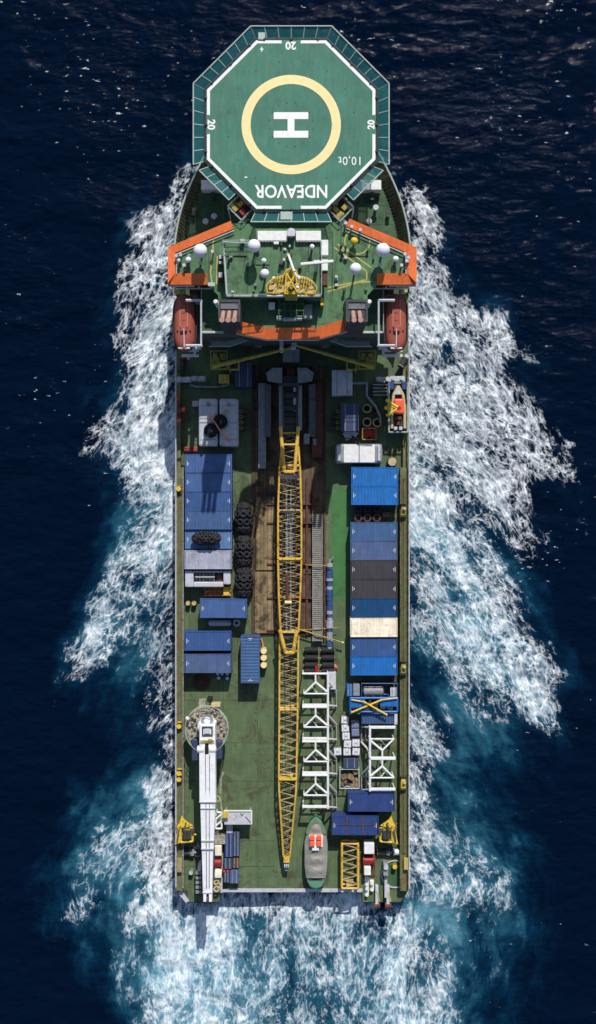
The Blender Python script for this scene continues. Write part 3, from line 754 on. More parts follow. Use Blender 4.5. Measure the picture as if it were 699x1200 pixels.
# aft of the platform: low green house with frames and white corners
P(MB().bp(326,347,357,372,BZ,BZ+.9),'roof_house','foregreen')
fr=MB()
for x in (327,334,341,348,356): fr.tube(W(x,348,BZ+1.4),W(x,372,BZ+1.4),.09)
for y in (349,356,364,372): fr.tube(W(326,y,BZ+1.45),W(357,y,BZ+1.45),.07)
P(fr,'pipe_rack','foregreen')
P(MB().bp(324.5,370,331,374,BZ,BZ+1.1).bp(348,370,354.5,374,BZ,BZ+1.1).bp(332,372,348,375,BZ,BZ+1.0),'locker','lgrey',bevel=.03,split=True)
P(MB().bp(315,354,322.5,361,BZ,BZ+1.2),'locker','white',bevel=.04)
P(MB().bp(313,349,323,353,BZ,BZ+.9),'locker','rust')
P(MB().bp(352,348,376,351,BZ,BZ+.8).bp(356,357,366,373,BZ,BZ+.9),'locker','grey',split=True)
P(MB().bp(376,349,379.5,357.5,BZ,BZ+1.2),'locker','yellow')
# funnels
for fx,px_ in ((268.5,0),(418,1)):
    f=P(MB().bp(fx-12,351,fx+13,377,10.56,19.5),'funnel','dgrey',bevel=.15)
    t=MB().bp(fx-12.3,351,fx+13.3,354,19.5,19.75).bp(fx-12.3,354,fx-9.8,377,19.5,19.75).bp(fx+10.8,354,fx+13.3,377,19.5,19.75).bp(fx-12.3,374.8,fx+13.3,377.2,19.51,19.74)
    t.build('funnel_rim','dgrey',f)
    MB().bp(fx-9.5,354.2,fx+10.5,362,19.5,19.62).build('funnel_grille','steel',f)
    for k,dx in enumerate((-6.5,0.5,7.5) if fx<300 else (-4,3.5)):
        p=W(fx+dx,366,19.5); q=p+Vector((0,-1.25,2.0))
        e=MB().tube(p,q,.25,12).lathe([(0,.29),(.25,.29)],q,n=12); e.build('exhaust_pipe','pinkpipe' if 'pinkpipe' in M else 'tan',f)
    MB().lathe([(0,.25),(.6,.3),(.8,.2)],W(fx-15 if fx<300 else fx+14.5,355,17),n=10).bp(fx-16 if fx<300 else fx+12,353,fx-12 if fx<300 else fx+16,357,15,17).build('funnel_lamp','white',f)
# radomes
def radome(x,y,rad,z,h,name='radome'):
    c=W(x,y,z+h); b=MB().ball(c,rad,20,cut=-.75)
    o=P(b,name,'radome',smooth=True)
    MB().tube((c.x,c.y,z),(c.x,c.y,z+h-rad*.6),.13,8).lathe([(-.12,rad*.75),(0,rad*.8)],c-Vector((0,0,rad*.72)),n=16).build('pedestal','grey',o)
radome(298,288,.74,UZ,2.6); radome(310.5,320.5,.52,UZ,2.2); radome(309.5,305.5,.3,UZ,1.4); radome(366,289,.28,UZ,1.3)
radome(235,294,.82,BZ,2.5); radome(449,293,.82,BZ,2.5); radome(417,315,.68,BZ,3.4); radome(221,304.5,.36,BZ,1.0); radome(464,303.5,.36,BZ,1.0)
y=P(MB().ball(W(415.5,282.5,BZ+1),.45,16).tube(W(415.5,282.5,BZ),W(415.5,282.5,BZ+1),.12),'signal_buoy','yellow',smooth=True)
w_=MB()
for x,y in ((213,301),(211,307),(217,313),(208,302),(474,300),(476,308),(470,313),(478,304),(236,310),(445,312),(412,268),(422,272),(405,264),(250,297)): 
    w_.lathe([(0,.1),(.9,.1),(.9,.22),(1.1,.2)],W(x,y,BZ),n=8)
P(w_,'roof_lamp','lgrey',)
whip=MB()
for x,y,h in ((288,300,4),(372,298,4),(395,300,5),(280,330,4),(440,285,4),(245,285,4),(425,345,5)): p=W(x,y,BZ if x>380 or x<262 else UZ); whip.tube(p,p+Vector((0,0,h)),.03,5,.012)
P(whip,'whip_antenna','white',split=True)
P(MB().tube(W(262,283.5,UZ+1.2),W(291,285,UZ+1.2),.05).bp(282,280,287,283,UZ,UZ+.8),'antenna_arm','lgrey')
# mast
mast=P(MB().bp(334,330,349,344,UZ,20.5).tube(W(341.5,337,20.5),W(341.5,337,25),.28,10,.18),'mast','dyellow')
cres=[(313,337),(314,345),(322,346),(333,344),(350,344),(361,346),(369,346),(371.5,340),(367,332.5),(359,327.5),(350,326),(347,319),(341.5,317),(336,319),(333,325),(324,327.5),(317,331.5)]
c=MB().pp(cres,20.4,20.5); pf=c.build('mast_platform','dyellow',mast)
r=MB(); q=[W(x,y,20.5) for x,y in cres]
for hh in (.0,.5,1.05): r.path([v+Vector((0,0,hh)) for v in q],.06,5,True)
for i in range(len(q)):
    for t in (0,.33,.66): p=q[i].lerp(q[(i+1)%len(q)],t); r.tube(p,p+Vector((0,0,1.05)),.05,5)
for k in range(14):
    x=315+k*4.1; r.tube(W(x,330+abs(x-341)*.12,20.6),W(x,344,20.6),.05,4)
random.seed(5)
r.build('mast_railing','yellow',mast)
r=MB()
for k in range(26):
    x=random.uniform(317,367); yy=random.uniform(332,343); r.box(W(x,yy,20.9+random.random()*.5),(.3+random.random()*.4,.2+random.random()*.3,.3),random.random())
r.build('mast_equipment','tan',mast)
r=MB()
for a,b in (((336,320),(334,343)),((347,320),(349,343)),((336,320),(349,343)),((347,320),(334,343)),((333,344),(350,344))): r.tube(W(*a,22.3),W(*b,22.3),.09,5)
for x,y in ((336,320),(347,320),(334,343),(349,343)): r.tube(W(x,y,20.5),W(x,y,22.3),.09,5)
r.build('mast_frame','yellow',mast)
MB().box(W(351.5,307.8,20),(1,1,.01)) if False else None
sb=MB(); a=W(352.5,309.5,20.8); b=W(391,306,20.8); d=b-a; sb.box((a+b)/2,(d.length,.3,.28),math.atan2(d.y,d.x)); sb.build('radar_scanner','white',mast,bevel=.05)
sp=MB(); p=W(371.5,307.8,20.6); sp.tube((p.x,p.y,UZ),p,.2,8); sp.box(p+Vector((0,0,-.15)),(.7,.6,.35)); sp.build('scanner_pedestal','lgrey',mast)
MB().tube(W(338.5,299,19.5),W(345,318,22.5),.13,6).tube(W(344,317,22.3),W(349,325,22.3),.12,6).build('mast_yard','white',mast)
MB().ball(W(350,326,22),.28).ball(W(321,326,21),.2).ball(W(349,337,23),.22).build('mast_lamp','white',mast,smooth=True,split=True)
# after walkways beneath the bridge, and cross beams
cw=MB().bp(248,400,270,406,7.4,7.7).bp(406,400,434,406,7.4,7.7)
cw.pp([(269,400),(269,406),(287,399),(285,394)],7.41,7.71); cw.pp([(407,400),(407,406),(390,399),(392,394)],7.41,7.71)
P(cw,'after_gallery','grey',split=True)
railing([(246,407),(270,407),(290,400)],7.7,.9,.035,name='gallery_railing'); railing([(436,407),(406,407),(388,400)],7.7,.9,.035,name='gallery_railing')
P(MB().bp(246,394,438,399,5,5.3),'after_gallery','foregreen')
P(MB().bp(328,396,332,408,4,8),'support_post','lgrey')
railing([(262,399),(420,399)],5.3,.9,.03,name='gallery_railing')
win=MB()
for x in range(262,426,11): 
    p=W(x,391.5,7.5); win.box((p.x,p.y-.02,7.6),(.55,.1,.55)); win.box((p.x,p.y-.02,3.6),(.55,.1,.55))
P(win,'porthole_window','glass',split=True)
dd=MB()
for x in (300,341,384): p=W(x,391.5,1.1); dd.box((W(x,391.5,10.5).x,W(x,391.5,10.5).y-.04,1.1),(.9,.1,2.1))
P(dd,'steel_door','grey',split=True)
# lifeboat davits
for sx,x0,x1 in ((-1,232,236),(1,444,448)):
    d=MB()
    for y in (352,405):
        xa=x1 if sx<0 else x0; xb=218 if sx<0 else 463
        d.tube(W(xa,y,0.0),W(xa,y,12.6),.2,6); d.tube(W(xa,y,12.6),W(xb,y,12.7),.18,6)
        d.tube(W(xa,y+3,8.8),W(xb,y+3,9.0),.18,6)
    d.tube(W(xa,352,12.6),W(xa,405,12.6),.12,6)
    P(d,'boat_davit','lgrey')
    d=MB(); xa,xb=(213,233) if sx<0 else (450,472)
    d.bp(xa,409,xb,412,7.0,7.3); d.bp(xa,415,xb,418,7.0,7.3); d.bp(xa+(14 if sx<0 else -2),404,xa+(17 if sx<0 else 1),418,7.31,7.5)
    P(d,'embarkation_step','cast',split=True)
    d=MB(); d.bp(232 if sx<0 else 441,340,240 if sx<0 else 450,392,8.2,8.3); P(d,'boat_platform','dgrey')
    d=MB().bp(222 if sx<0 else 452,336,234 if sx<0 else 462,345,8,9.2); P(d,'davit_winch','redbrown',bevel=.1)
    d=MB().bp(204 if sx<0 else 470,334,212 if sx<0 else 478,343,8,9); P(d,'davit_locker','yline' if sx<0 else 'tan',bevel=.1)
# ---------------------------------------------------------------- lifeboats
def lifeboat(name,label,x,y,L_,Wd,z,flip):
    t=thing(name,label,'lifeboat',W(x,y,z),'lifeboats in their davits')
    c=W(x,y,z); prof=[]; N=22
    hullb=MB(); can=MB()
    def sect(s):  # half width along length s in -1..1
        return (max(0,1-abs(s)**5))**0.6
    for mb,zz in ((hullb,0),(can,1)):
        vs=[];fs=[];m=9
        for i in range(N+1):
            s=-1+2*i/N; hw=max(.02,Wd/2*sect(s)*(1 if zz==0 else .93))
            for j in range(m):
                a=math.pi*j/(m-1)
                if zz: vs.append((c.x+hw*math.cos(a),c.y+s*L_/2,c.z+1.25+1.15*(math.sin(a)**.8)*(0.35+.65*sect(s))))
                else: vs.append((c.x+hw*math.cos(a),c.y+s*L_/2,c.z+1.25-1.25*(math.sin(a)**.7)*(0.4+.6*sect(s))))
        for i in range(N):
            for j in range(m-1): fs.append((i*m+j,i*m+j+1,(i+1)*m+j+1,(i+1)*m+j))
        mb.add(vs,fs)
    hullb.build('hull','lifered',t,smooth=True); cp=can.build('canopy','lifered',t,smooth=True)
    rail=MB(); pts=[(c.x+Wd/2*1.02*sect(-1+2*i/N),c.y+(-1+2*i/N)*L_/2,c.z+1.25) for i in range(N+1)]; rail.path(pts,.07)
    rail.path([(2*c.x-p[0],p[1],p[2]) for p in pts],.07); rail.build('fender_strip','dgrey',t)
    e=flip
    MB().bp(0,0,1,1,0,1) if False else None
    k=MB().box((c.x,c.y-.9,c.z+2.5),(.9,.8,.5),taper=.8); k.build('steering_cupola','lifered',t,bevel=.08)
    for dx in (-.72,.72): MB().box((c.x+dx,c.y-1.15,c.z+2.15),(.26,.3,.16)).build('side_window','glass',t)
    MB().tube((c.x+.05*e,c.y-.9,c.z+2.75),(c.x+.05*e,c.y-3.0,c.z+2.2),.07).tube((c.x-.7,c.y-3.15,c.z+2.0),(c.x+.7,c.y-3.15,c.z+2.0),.1).build('boarding_rail','white',t)
    h=MB()
    for dy in (2.4,1.2,.3): h.lathe([(0,.2),(.1,.2)],(c.x,c.y+dy,c.z+2.35),n=12)
    h.build('roof_hatch','lifered',t,split=True)
    lh=MB()
    for s in (-1,1): lh.box((c.x,c.y+s*L_*.42,c.z+2.0),(.14,.3,.5))
    lh.build('lifting_hook','steel',t)
    g=MB().tube((c.x-.45,c.y+2.6,c.z+2.25),(c.x-.45,c.y-.6,c.z+2.42),.03).tube((c.x+.45,c.y+2.6,c.z+2.25),(c.x+.45,c.y-.6,c.z+2.42),.03); g.build('grab_rail','tan',t)
lifeboat('lifeboat','enclosed faded red lifeboat in its davits on the port side, beside the dark blue water',218,381,7.1,2.75,9.4,1)
lifeboat('lifeboat','enclosed faded red lifeboat in its davits on the starboard side, beside bright white foam',463,381,7.1,2.75,9.4,-1)
# ---------------------------------------------------------------- rescue boat in its cradle
t=thing('rescue_boat','small orange rescue boat with pale pointed bow in a cradle on the starboard rail','boat',W(467,478,1.6))
c=W(467,478,1.6)
def bl(px,py,z): return W(px,py,z)
MB().prism([bl(x,y,2.4) for x,y in [(458.5,503),(459,475),(461,462),(467,450),(473,462),(475,475),(475,503)]],1.6,2.1).build('hull','dgrey',t)
MB().path([bl(x,y,2.4) for x,y in [(459.5,502),(459.5,478),(461.5,463),(467,452.5),(472.5,463),(474.5,478),(474.5,502)]],.2,10).build('collar','tan',t,smooth=True)
MB().bp(462,467,474,485,2.3,3.1).build('cuddy','ored',t,bevel=.25)
MB().prism([bl(x,y,2.7) for x,y in [(463,462),(471,462),(467,452)]],2.3,2.6).build('foredeck','lgrey',t)
MB().bp(463,488,471,492,2.1,2.7).bp(465,494,469,498,2.1,2.6).build('seat','redbrown',t,split=True,bevel=.05)
MB().bp(462,500,466,504,2.1,3.0).bp(468,500,472,504,2.1,3.0).build('outboard_motor','lgrey',t,split=True,bevel=.08)
t=thing('boat_davit','yellow forked davit arm reaching over the orange rescue boat','davit',W(455,478,0))
MB().tube(W(453,478,0),W(453,478,3.6),.28,10).build('post','yellow',t)
MB().tube(W(452.5,469,3.6),W(468,478.5,3.9),.2,6).tube(W(453,487,3.6),W(468,478.5,3.9),.2,6).tube(W(456,469,3.6),W(456,487,3.6),.16,6).tube(W(454,474,3.6),W(463,478,3.8),.12,6).build('arm','yellow',t)
MB().lathe([(-.2,.25),(.2,.25)],W(468,478.5,3.9),n=12).build('sheave','red',t)
t=thing('boat_cradle','pale railed cradle frame around the rescue boat','cradle',W(467,482,0))
mb=MB()
q=[W(x,y,1.6) for x,y in ((455.5,449),(455.5,507),(477.5,507),(477.5,449))]
for h in (0,.9): mb.path([v+Vector((0,0,h)) for v in q],.09 if h else .07,6,h==0)
for i in range(4):
    for k in (0,.33,.66): p=q[i].lerp(q[(i+1)%4],k); mb.tube(p-Vector((0,0,1.6)),p+Vector((0,0,.9)),.05,5)
mb.build('rail','rail',t); MB().bp(456,449,477,507,1.4,1.5).build('floor','dgrey',t)
MB().bp(456.5,447,462,456,1.5,2.6).bp(471.5,447,477,456,1.5,2.6).build('side_screen',CB['indigo'],t,split=True)
# ---------------------------------------------------------------- containers
def container_proto(name='shipping_container'):
    t=thing(name,'','shipping container',(0,0,0)); L_,Wd,H_=6.06,2.44,2.59
    b=MB(); n=20
    # corrugated long walls
    for s in (-1,1):
        pts=[]
        for i in range(n*4+1):
            x=-L_/2+.12+(L_-.24)*i/(n*4); off=[0,0,.04,.04][i%4]; pts.append((x,s*(Wd/2-.02-off)))
        vs=[(x,y,.12) for x,y in pts]+[(x,y,H_-.1) for x,y in pts]; k=len(pts)
        b.add(vs,[(i,i+1,k+i+1,k+i) for i in range(k-1)])
    b.box((-L_/2+.06,0,H_/2),(.08,Wd-.16,H_-.3)); b.box((0,0,.14),(L_-.1,Wd-.1,.1))
    b.build('wall',CB['denim'],t)
    r=MB(); k=14; vs=[]
    for i in range(k*4+1):
        x=-L_/2+.16+(L_-.32)*i/(k*4); z=H_-.03-[0,0,.025,.025][i%4]
        vs+= [(x,-Wd/2+.06,z),(x,Wd/2-.06,z)]
    r.add(vs,[(2*i,2*i+2,2*i+3,2*i+1) for i in range(k*4)])
    r.build('roof',CB['denim'],t)
    f=MB()
    for s in (-1,1):
        f.box((0,s*(Wd/2-.04),H_-.05),(L_-.3,.09,.1)); f.box((0,s*(Wd/2-.04),.08),(L_-.3,.09,.16))
        f.box((s*(L_/2-.06),0,H_-.06),(.12,Wd-.3,.12)); f.box((s*(L_/2-.06),0,.08),(.12,Wd-.3,.16))
        for q in (-1,1): f.box((s*(L_/2-.08),q*(Wd/2-.08),H_/2),(.15,.15,H_-.3))
    f.build('frame',CB['denim'],t)
    c=MB()
    for s in (-1,1):
        for q in (-1,1):
            for z in (.06,H_-.055): c.box((s*(L_/2-.085),q*(Wd/2-.08),z),(.18,.17,.125))
    c.build('corner_casting',CB['denim'],t)
    for q in (-1,1):
        d=MB().box((L_/2-.05,q*(Wd/4-.03),H_/2),(.06,Wd/2-.16,H_-.32)).build('door',CB['denim'],t)
        h=MB(); 
        for y in (-.28,.28): h.tube((L_/2+.01,q*Wd/4+y,.2),(L_/2+.01,q*Wd/4+y,H_-.2),.025,5)
        h.build('lock_rod','steel',d)
    l=MB()
    for s in (-1,1):
        l=MB(); l.add([(s*(L_/2-a),b,H_-.012+c) for c in (0,.014) for a,b in ((.26,-.3),(.34,-.3),(.34,.3),(.26,.3))],[(4,5,6,7),(0,1,5,4),(1,2,6,5),(2,3,7,6),(3,0,4,7)]); l.build('lifting_mark','cast',t)
        l=MB().box((s*(L_/2-.5),0,H_-.01),(.07,.26,.02)); l.build('lifting_mark','cast',t)
    return t
CP=container_proto(); first=[True]
def cont(cx,cy,paint,label,group,z=0,rz=0,mark=True):
    top=z+2.59; p=W(cx,cy,top); sw={CB['denim'].name:CB[paint]}
    if not mark: sw['casting_pale_paint']=CB[paint]
    o=dup(CP,(p.x,p.y,z),rz+R(random.uniform(-.3,.3)),label,group,sw)
    return o
gl_='containers in the port row'; gr_='containers in the starboard row'
random.seed(11)
Z1=.05
cont(244.5,543.3,'denim','blue container at the forward end of the port row, aft of the white tanks',gl_,Z1)
cont(244.5,565,'denim','blue container with funnel shadow, second from forward in the port row',gl_,Z1)
cont(244.5,587,'royal','blue container with two narrow shadow stripes, third in the port row',gl_,Z1)
cont(244.5,609.3,'midblue','plain sunlit blue container just forward of the one carrying the black fender',gl_,Z1)
cont(244.5,632,'pale','lighter blue container carrying a black fender on its roof',gl_,Z1-.3)
cont(244,655.8,'pewter','pale grey container behind the black fender on the port side',gl_,Z1+.2,mark=False)
gm='loose blue containers on the after deck'
cont(262,713,'denim','blue container set inboard of the others, beside the end of the timber deck',gm,0)
cont(243.8,751.3,'royal','blue container, forward of the close pair on the port side',gm,0)
cont(243.8,777.5,'slate','scuffed greyish blue container, after one of the port pair, blue drums behind it',gm,0)
cont(293.5,773,'midblue','blue container standing lengthwise with pale round drums beside it',gm,0,R(90))
cont(439.5,558.5,'bright','bright blue container, forward of the two aft of the white module',gr_,Z1)
cont(439.5,580.6,'bright','bright blue container just forward of the two rows of pipe reels',gr_,Z1)
cont(438.5,623,'midblue','blue container just aft of the pipe reels',gr_,Z1)
cont(438.5,645,'slate','duller blue container touching the dark grey covered ones',gr_,Z1)
cont(438.5,667.3,'charcoal','dark grey covered container next to the duller blue one',gr_,Z1)
cont(438.5,690,'charcoal','dark grey covered container next to the navy one',gr_,Z1)
cont(438.5,712.3,'navy','navy container between the dark grey and the cream ones',gr_,Z1)
cont(438.5,735.3,'cream','cream white container in the starboard row',gr_,Z1+.25,mark=False)
cont(438.5,758.4,'royal','royal blue container just aft of the cream one',gr_,Z1)
cont(438.5,780.4,'bright','bright blue container ending the starboard row',gr_,Z1)
cont(435.5,940,'indigo','dark blue container aft of the white frames, nearer the starboard rail','dark blue containers near the stern',0)
cont(416.5,967.5,'indigo','dark blue container with tie bands, beside the green ended boat','dark blue containers near the stern',0)
def proto_delete(o):
    for c in list(o.children): proto_delete(c)
    bpy.data.objects.remove(o)
proto_delete(CP)
# ---------------------------------------------------------------- generic deck gear
def gear(name,label,cat,x,y,z=0,group=None): return thing(name,label,cat,W(x,y,z),group)
def locker(x0,y0,x1,y1,z0,z1,body,name,label,cat,group=None,lid=None,bev=.05):
    t=gear(name,label,cat,(x0+x1)/2,(y0+y1)/2,z0,group)
    MB().bp(x0,y0,x1,y1,z0+.12,z1-.08).build('body',body,t,bevel=bev)
    MB().bp(x0-.3,y0-.3,x1+.3,y1+.3,z1-.08,z1).build('lid',lid or body,t,bevel=.02)
    f=MB()
    for x in (x0+1,x1-1):
        for y in (y0+1,y1-1): p=W(x,y,z1); f.box((p.x,p.y,z0+.06),(.16,.16,.13))
    f.build('foot','dgrey',t)
    r=MB(); w=(x1-x0)
    for k in (.25,.75): r.bp(x0+w*k-.4,y0-.2,x0+w*k+.4,y1+.2,z1,z1+.03)
    r.build('lid_band','grey',t)
    return t
def basket(x0,y0,x1,y1,z0,z1,m,name,label,cat,fill=None,n=3,r=.06):
    t=gear(name,label,cat,(x0+x1)/2,(y0+y1)/2,z0)
    MB().bp(x0,y0,x1,y1,z0+.06,z0+.16).build('floor','dgrey',t)
    q=[W(x,y,z1) for x,y in ((x0,y0),(x1,y0),(x1,y1),(x0,y1))]; f=MB()
    f.path(q,r,6,True); f.path([Vector((v.x,v.y,z0+.15)) for v in q],r,6,True)
    for i in range(4):
        for k in range(n): p=q[i].lerp(q[(i+1)%4],k/n); f.tube((p.x,p.y,z0),p,r*.8,5)
    f.build('frame',m,t)
    if fill:
        g=MB(); random.seed(int(x0*7+y0))
        for k in range(16):
            x=random.uniform(x0+2,x1-2); y=random.uniform(y0+2,y1-2); g.box(W(x,y,z0+.35+random.random()*.4),(.3+random.random()*.9,.25+random.random()*.5,.3),random.random()*3)
        g.build('contents',fill,t)
    return t
def drum(x,y,z,m,name,label,cat,group,r=.32,h=.88,lid='lgrey'):
    t=gear(name,label,cat,x,y,z,group); p=W(x,y,z+h); p.z=z
    MB().lathe([(0,r),(h*.32,r),(h*.34,r*1.05),(h*.36,r),(h*.64,r),(h*.66,r*1.05),(h*.68,r),(h-.02,r),(h,r*.97)],p,n=20).build('shell',m,t)
    MB().lathe([(h,r*.86),(h+.015,r*.86)],p,n=18).lathe([(h,.05),(h+.05,.05)],p+Vector((r*.5,0,0)),n=8).build('lid',lid,t)
    return t
def reel(x,y,z,R0,h,m,m2,name,label,cat,group=None,axis=(0,0,1)):
    t=gear(name,label,cat,x,y,z,group); p=W(x,y,z+h*.5)
    k=MB()
    for i in range(4): k.torus(p+Vector(axis)*(h*(-.35+.23*i)),R0*.78,R0*.2,axis,22,7)
    k.build('winding',m,t,smooth=True)
    MB().ringflat(Vector((p.x,p.y,z+h*.9)),R0*.5,R0*.66,.06,24).lathe([(0,R0*.2),(h*.8,R0*.2)],(p.x,p.y,z),n=12).build('hub',m2,t)
    return t
# white tanks near the front with hose coils
for x0,x1,wh in ((233,255.3,'outboard'),(257.2,279.6,'inboard')):
    t=gear('skid_tank','white flat topped tank with rounded corners, %s one of the pair'%wh,'tank',(x0+x1)/2,495,0,'pair of white skid tanks')
    MB().bp(x0,467,x1,523,.2,2.4).build('body','lgrey',t,bevel=.28)
    l=MB(); 
    for y in (475,495,515): l.bp(x0+1.5,y,x1-1.5,y+.6,2.4,2.43)
    l.build('top_seam','grey',t,split=True)
    MB().bp(x0+1,469,x1-1,521,0,.2).build('skid','dgrey',t,split=True)
    MB().lathe([(0,.28),(.12,.28)],W((x0+x1)/2,474,2.4),n=16).build('manhole','grey',t)
for (x,y,lb) in ((247.5,504.5,'black hose coil lying on the outboard white tank'),(258.5,494,'black hose coil bridging the gap between the white tanks')):
    t=gear('hose_coil',lb,'hose coil',x,y,2.45,'hose coils on the white tanks'); mb=MB()
    for k in range(3):
        for rr in (.35,.52,.69,.86): mb.torus(W(x,y,2.55+.14*k),rr,.09,n=24,m=6)
    mb.build('hose','black',t,smooth=True); MB().torus(W(x,y,2.98),.5,.07,n=20,m=6).build('fastening','tyre',t)
tag(MB().path([W(246,487,3.1),W(252,495,3.2),W(259,506,3.0),W(266,513,2.6),(W(270,517,2.5))],.11,6).build('lashing_strap','rope'),'pink orange strap lying across the two hose coils','strap')
t=gear('float_ring','pale ring lying on the inboard white tank','ring',265,482.5,2.45); MB().torus(W(265,482.5,2.5),.3,.07).build('ring','tan',t); MB().tube(W(263,484,2.5),W(261,488,2.5),.05).build('line','tan',t)
locker(226,470,232.5,476,0,1.0,CB['pale'],'valve_box','small pale blue square box beside the outboard white tank','box',lid='lgrey')
locker(276,425,295.5,453,0,2.5,CB['dusk'],'store_container','dark blue store box in shade under the port yellow crane','store box')
locker(389.5,434,413,463,0,2.5,'lgrey','store_container','pale grey square store box forward on the starboard side','store box')
locker(399.5,473,420.5,505,0,2.5,CB['dusk'],'store_container','dark blue upright store box beside the coiled hoses','store box')
basket(400,503,421,514,0,1.0,'dgrey','cargo_basket','dark cargo basket touching the dark blue store box','basket','lgrey')
for x,y,m,lb in ((430,479,'tan','dull tan hose reel, nearest the bow of the four'),(430,495,'tan','bright tan hose reel, inboard of the pair'),(442,495.5,'tan','tan hose reel at the lower end of the grey pipe'),(441,481,'rust','brownish hose reel under the grey pipe')):
    reel(x,y,0,.62,1.0,m,'black','hose_reel',lb,'reel','hose reels on the starboard side')
basket(425,502,441,515,0,1.1,'dyellow','scrap_basket','rusty basket full of red and yellow parts aft of the hose reels','basket','red')
# white module
t=gear('accommodation_module','white and grey service module lying crosswise forward of the bright blue containers','module',421,531,0)
MB().bp(393.5,520,448.5,543,.15,2.5).build('body','grey',t,bevel=.35)
MB().bp(403,521,420.6,542,2.5,2.62).bp(421.6,521,439.5,542,2.5,2.62).build('roof_hatch','white',t,split=True,bevel=.04)
MB().bp(395,522,399,540,2.5,2.7).bp(443,522,446,540,2.5,2.7).build('end_frame','lgrey',t,split=True,bevel=.05)
MB().bp(395,521,447,524,0,.15).bp(395,539,447,542,0,.15).build('skid','dgrey',t,split=True)
drum(460,541,0,'dgrey','capstan','dark round capstan head beside the white module','capstan',None,.62,1.6,'tan')
# reels forward of the blue row
n_=0
for yy in (596.5,607):
    for xx in (420,430.5,441.5):
        n_+=1
        reel(xx,yy,0,.58,1.3,'rust' if yy>600 else 'tyre','dgrey','pipe_reel','brownish round reel in the after row of three, between the blue containers' if yy>600 else 'dark round reel in the forward row of three, between the blue containers','reel','after row of pipe reels' if yy>600 else 'forward row of pipe reels')
t=gear('timber_bundle','short tan timber bundle lying beside the pipe reels','timber',456,603,0); mb=MB()
for k in range(4): mb.bp(449,600.2+k*1.6,464,601.6+k*1.6,.1,.5)
mb.build('plank','timber2',t,split=True); MB().bp(452,600,453,606.8,.5,.54).bp(460,600,461,606.8,.5,.54).build('band','dgrey',t,split=True)
# port row aft end: workshop skid
t=gear('workshop_skid','white open topped machinery skid with grey engine inside, aft of the pale grey container','machinery skid',243.5,678.5,0)
mb=MB()
mb.bp(217,669,227,688,.2,2.3); mb.bp(262,669,270.5,685,.2,2.3); mb.bp(227,682,262,688,.2,2.2); mb.bp(227,669,262,671,.2,2.2); mb.build('casing','lgrey',t,split=True,bevel=.12)
MB().bp(217.5,669.5,270,687,.05,.3).build('floor','dgrey',t)
e=MB(); 
for k in range(6): e.bp(229+k*4,672,232+k*4,681,.3,1.2+.2*(k%3))
e.build('engine','grey',t,split=True); MB().bp(254,672,261,681,.3,1.5).build('radiator','rust',t)
e=MB(); e.tube(W(229,676.5,1.9),W(252,676.5,1.9),.12); e.build('manifold','steel',t)
t=gear('pallet_stack','orange brown timber pallets sticking out aft of the white machinery skid','pallets',256,694,0)
mb=MB()
for k in range(3):
    for j in range(6): mb.bp(239+j*5.4,686,243.6+j*5.4,699,.1+.3*k,.2+.3*k)
    for j in range(3): mb.bp(239,687+j*5,271,688.6+j*5,.21+.3*k,.38+.3*k)
mb.build('board',mat('orange_brown_boards',(186,118,66),.8,var=.4,scale=3,dirt=(90,62,44),damt=.4),t)
MB().bp(262,688,269,698,1.0,1.3).build('amber_box','yellow',t,bevel=.05)
for k,(x,y) in enumerate(((220.5,707),(227.5,707))): 
    drum(x,y,0,'rust','steel_drum','rusty drum in shade, %s of the two beside the inboard blue container'%('outboard' if k==0 else 'inboard'),'drum','pair of rusty drums',.33,.9,'tan')
t=gear('gas_tank','grey cylindrical tank lying just aft of the inboard blue container','tank',259,730,0)
MB().lathe([(-1.5,.1),(-1.4,.35),(-1.2,.42),(1.2,.42),(1.4,.35),(1.5,.1)],W(258,730,.6),(1,0,0)).build('shell','lgrey',t,smooth=True)
MB().bp(247,727.5,249.5,733,0,.4).bp(264,727.5,267,733,0,.4).build('saddle','rust',t,split=True)
t=gear('wheel_ring','pale grey ring standing beside the lying tank','ring',277.5,730,0); MB().torus(W(277.5,730,.5),.36,.14).build('rim','lgrey',t); MB().lathe([(0,.12),(.5,.12)],W(277.5,730,0),n=8).build('post','dgrey',t)
k=0
for x,y in ((255.5,789.5),(260.5,789.5),(266.5,789.5),(256.5,794.5),(266.5,795)):
    k+=1; drum(x,y,0,CB['bright'],'chemical_drum',['blue drum, outboard in the forward row of drums','blue drum, middle of the forward row of drums','blue drum, inboard in the forward row of drums','blue drum standing aft on the outboard side','blue drum standing aft on the inboard side'][k-1]+' behind the scuffed container','drum','blue drums behind the scuffed container',.25,.8,'plastic')
t=gear('rope_coil','brown flat rope coil half in the shadow behind the port container pair','rope coil',236,800,0); mb=MB()
for rr in (.3,.5,.7,.9,1.05): mb.torus(W(236,799.5,.1+.05*(rr<.8)),rr,.09,n=26,m=6)
mb.build('rope','rust',t,smooth=True)
for k,(y,lb) in enumerate(((763,'forward'),(771,'middle'),(779.5,'after'))):
    drum(309.3,y,0,'tan','pale_drum','pale tan round drum, the %s of three beside the lengthwise container'%lb,'drum','three pale round drums',.42,1.3,'ring')
tag(MB().path([W(306.5,748,.3),W(308,754,.3),W(309,760,.4)],.09,5).build('lashing_line','rope'),'short orange line forward of the three pale drums','rope')
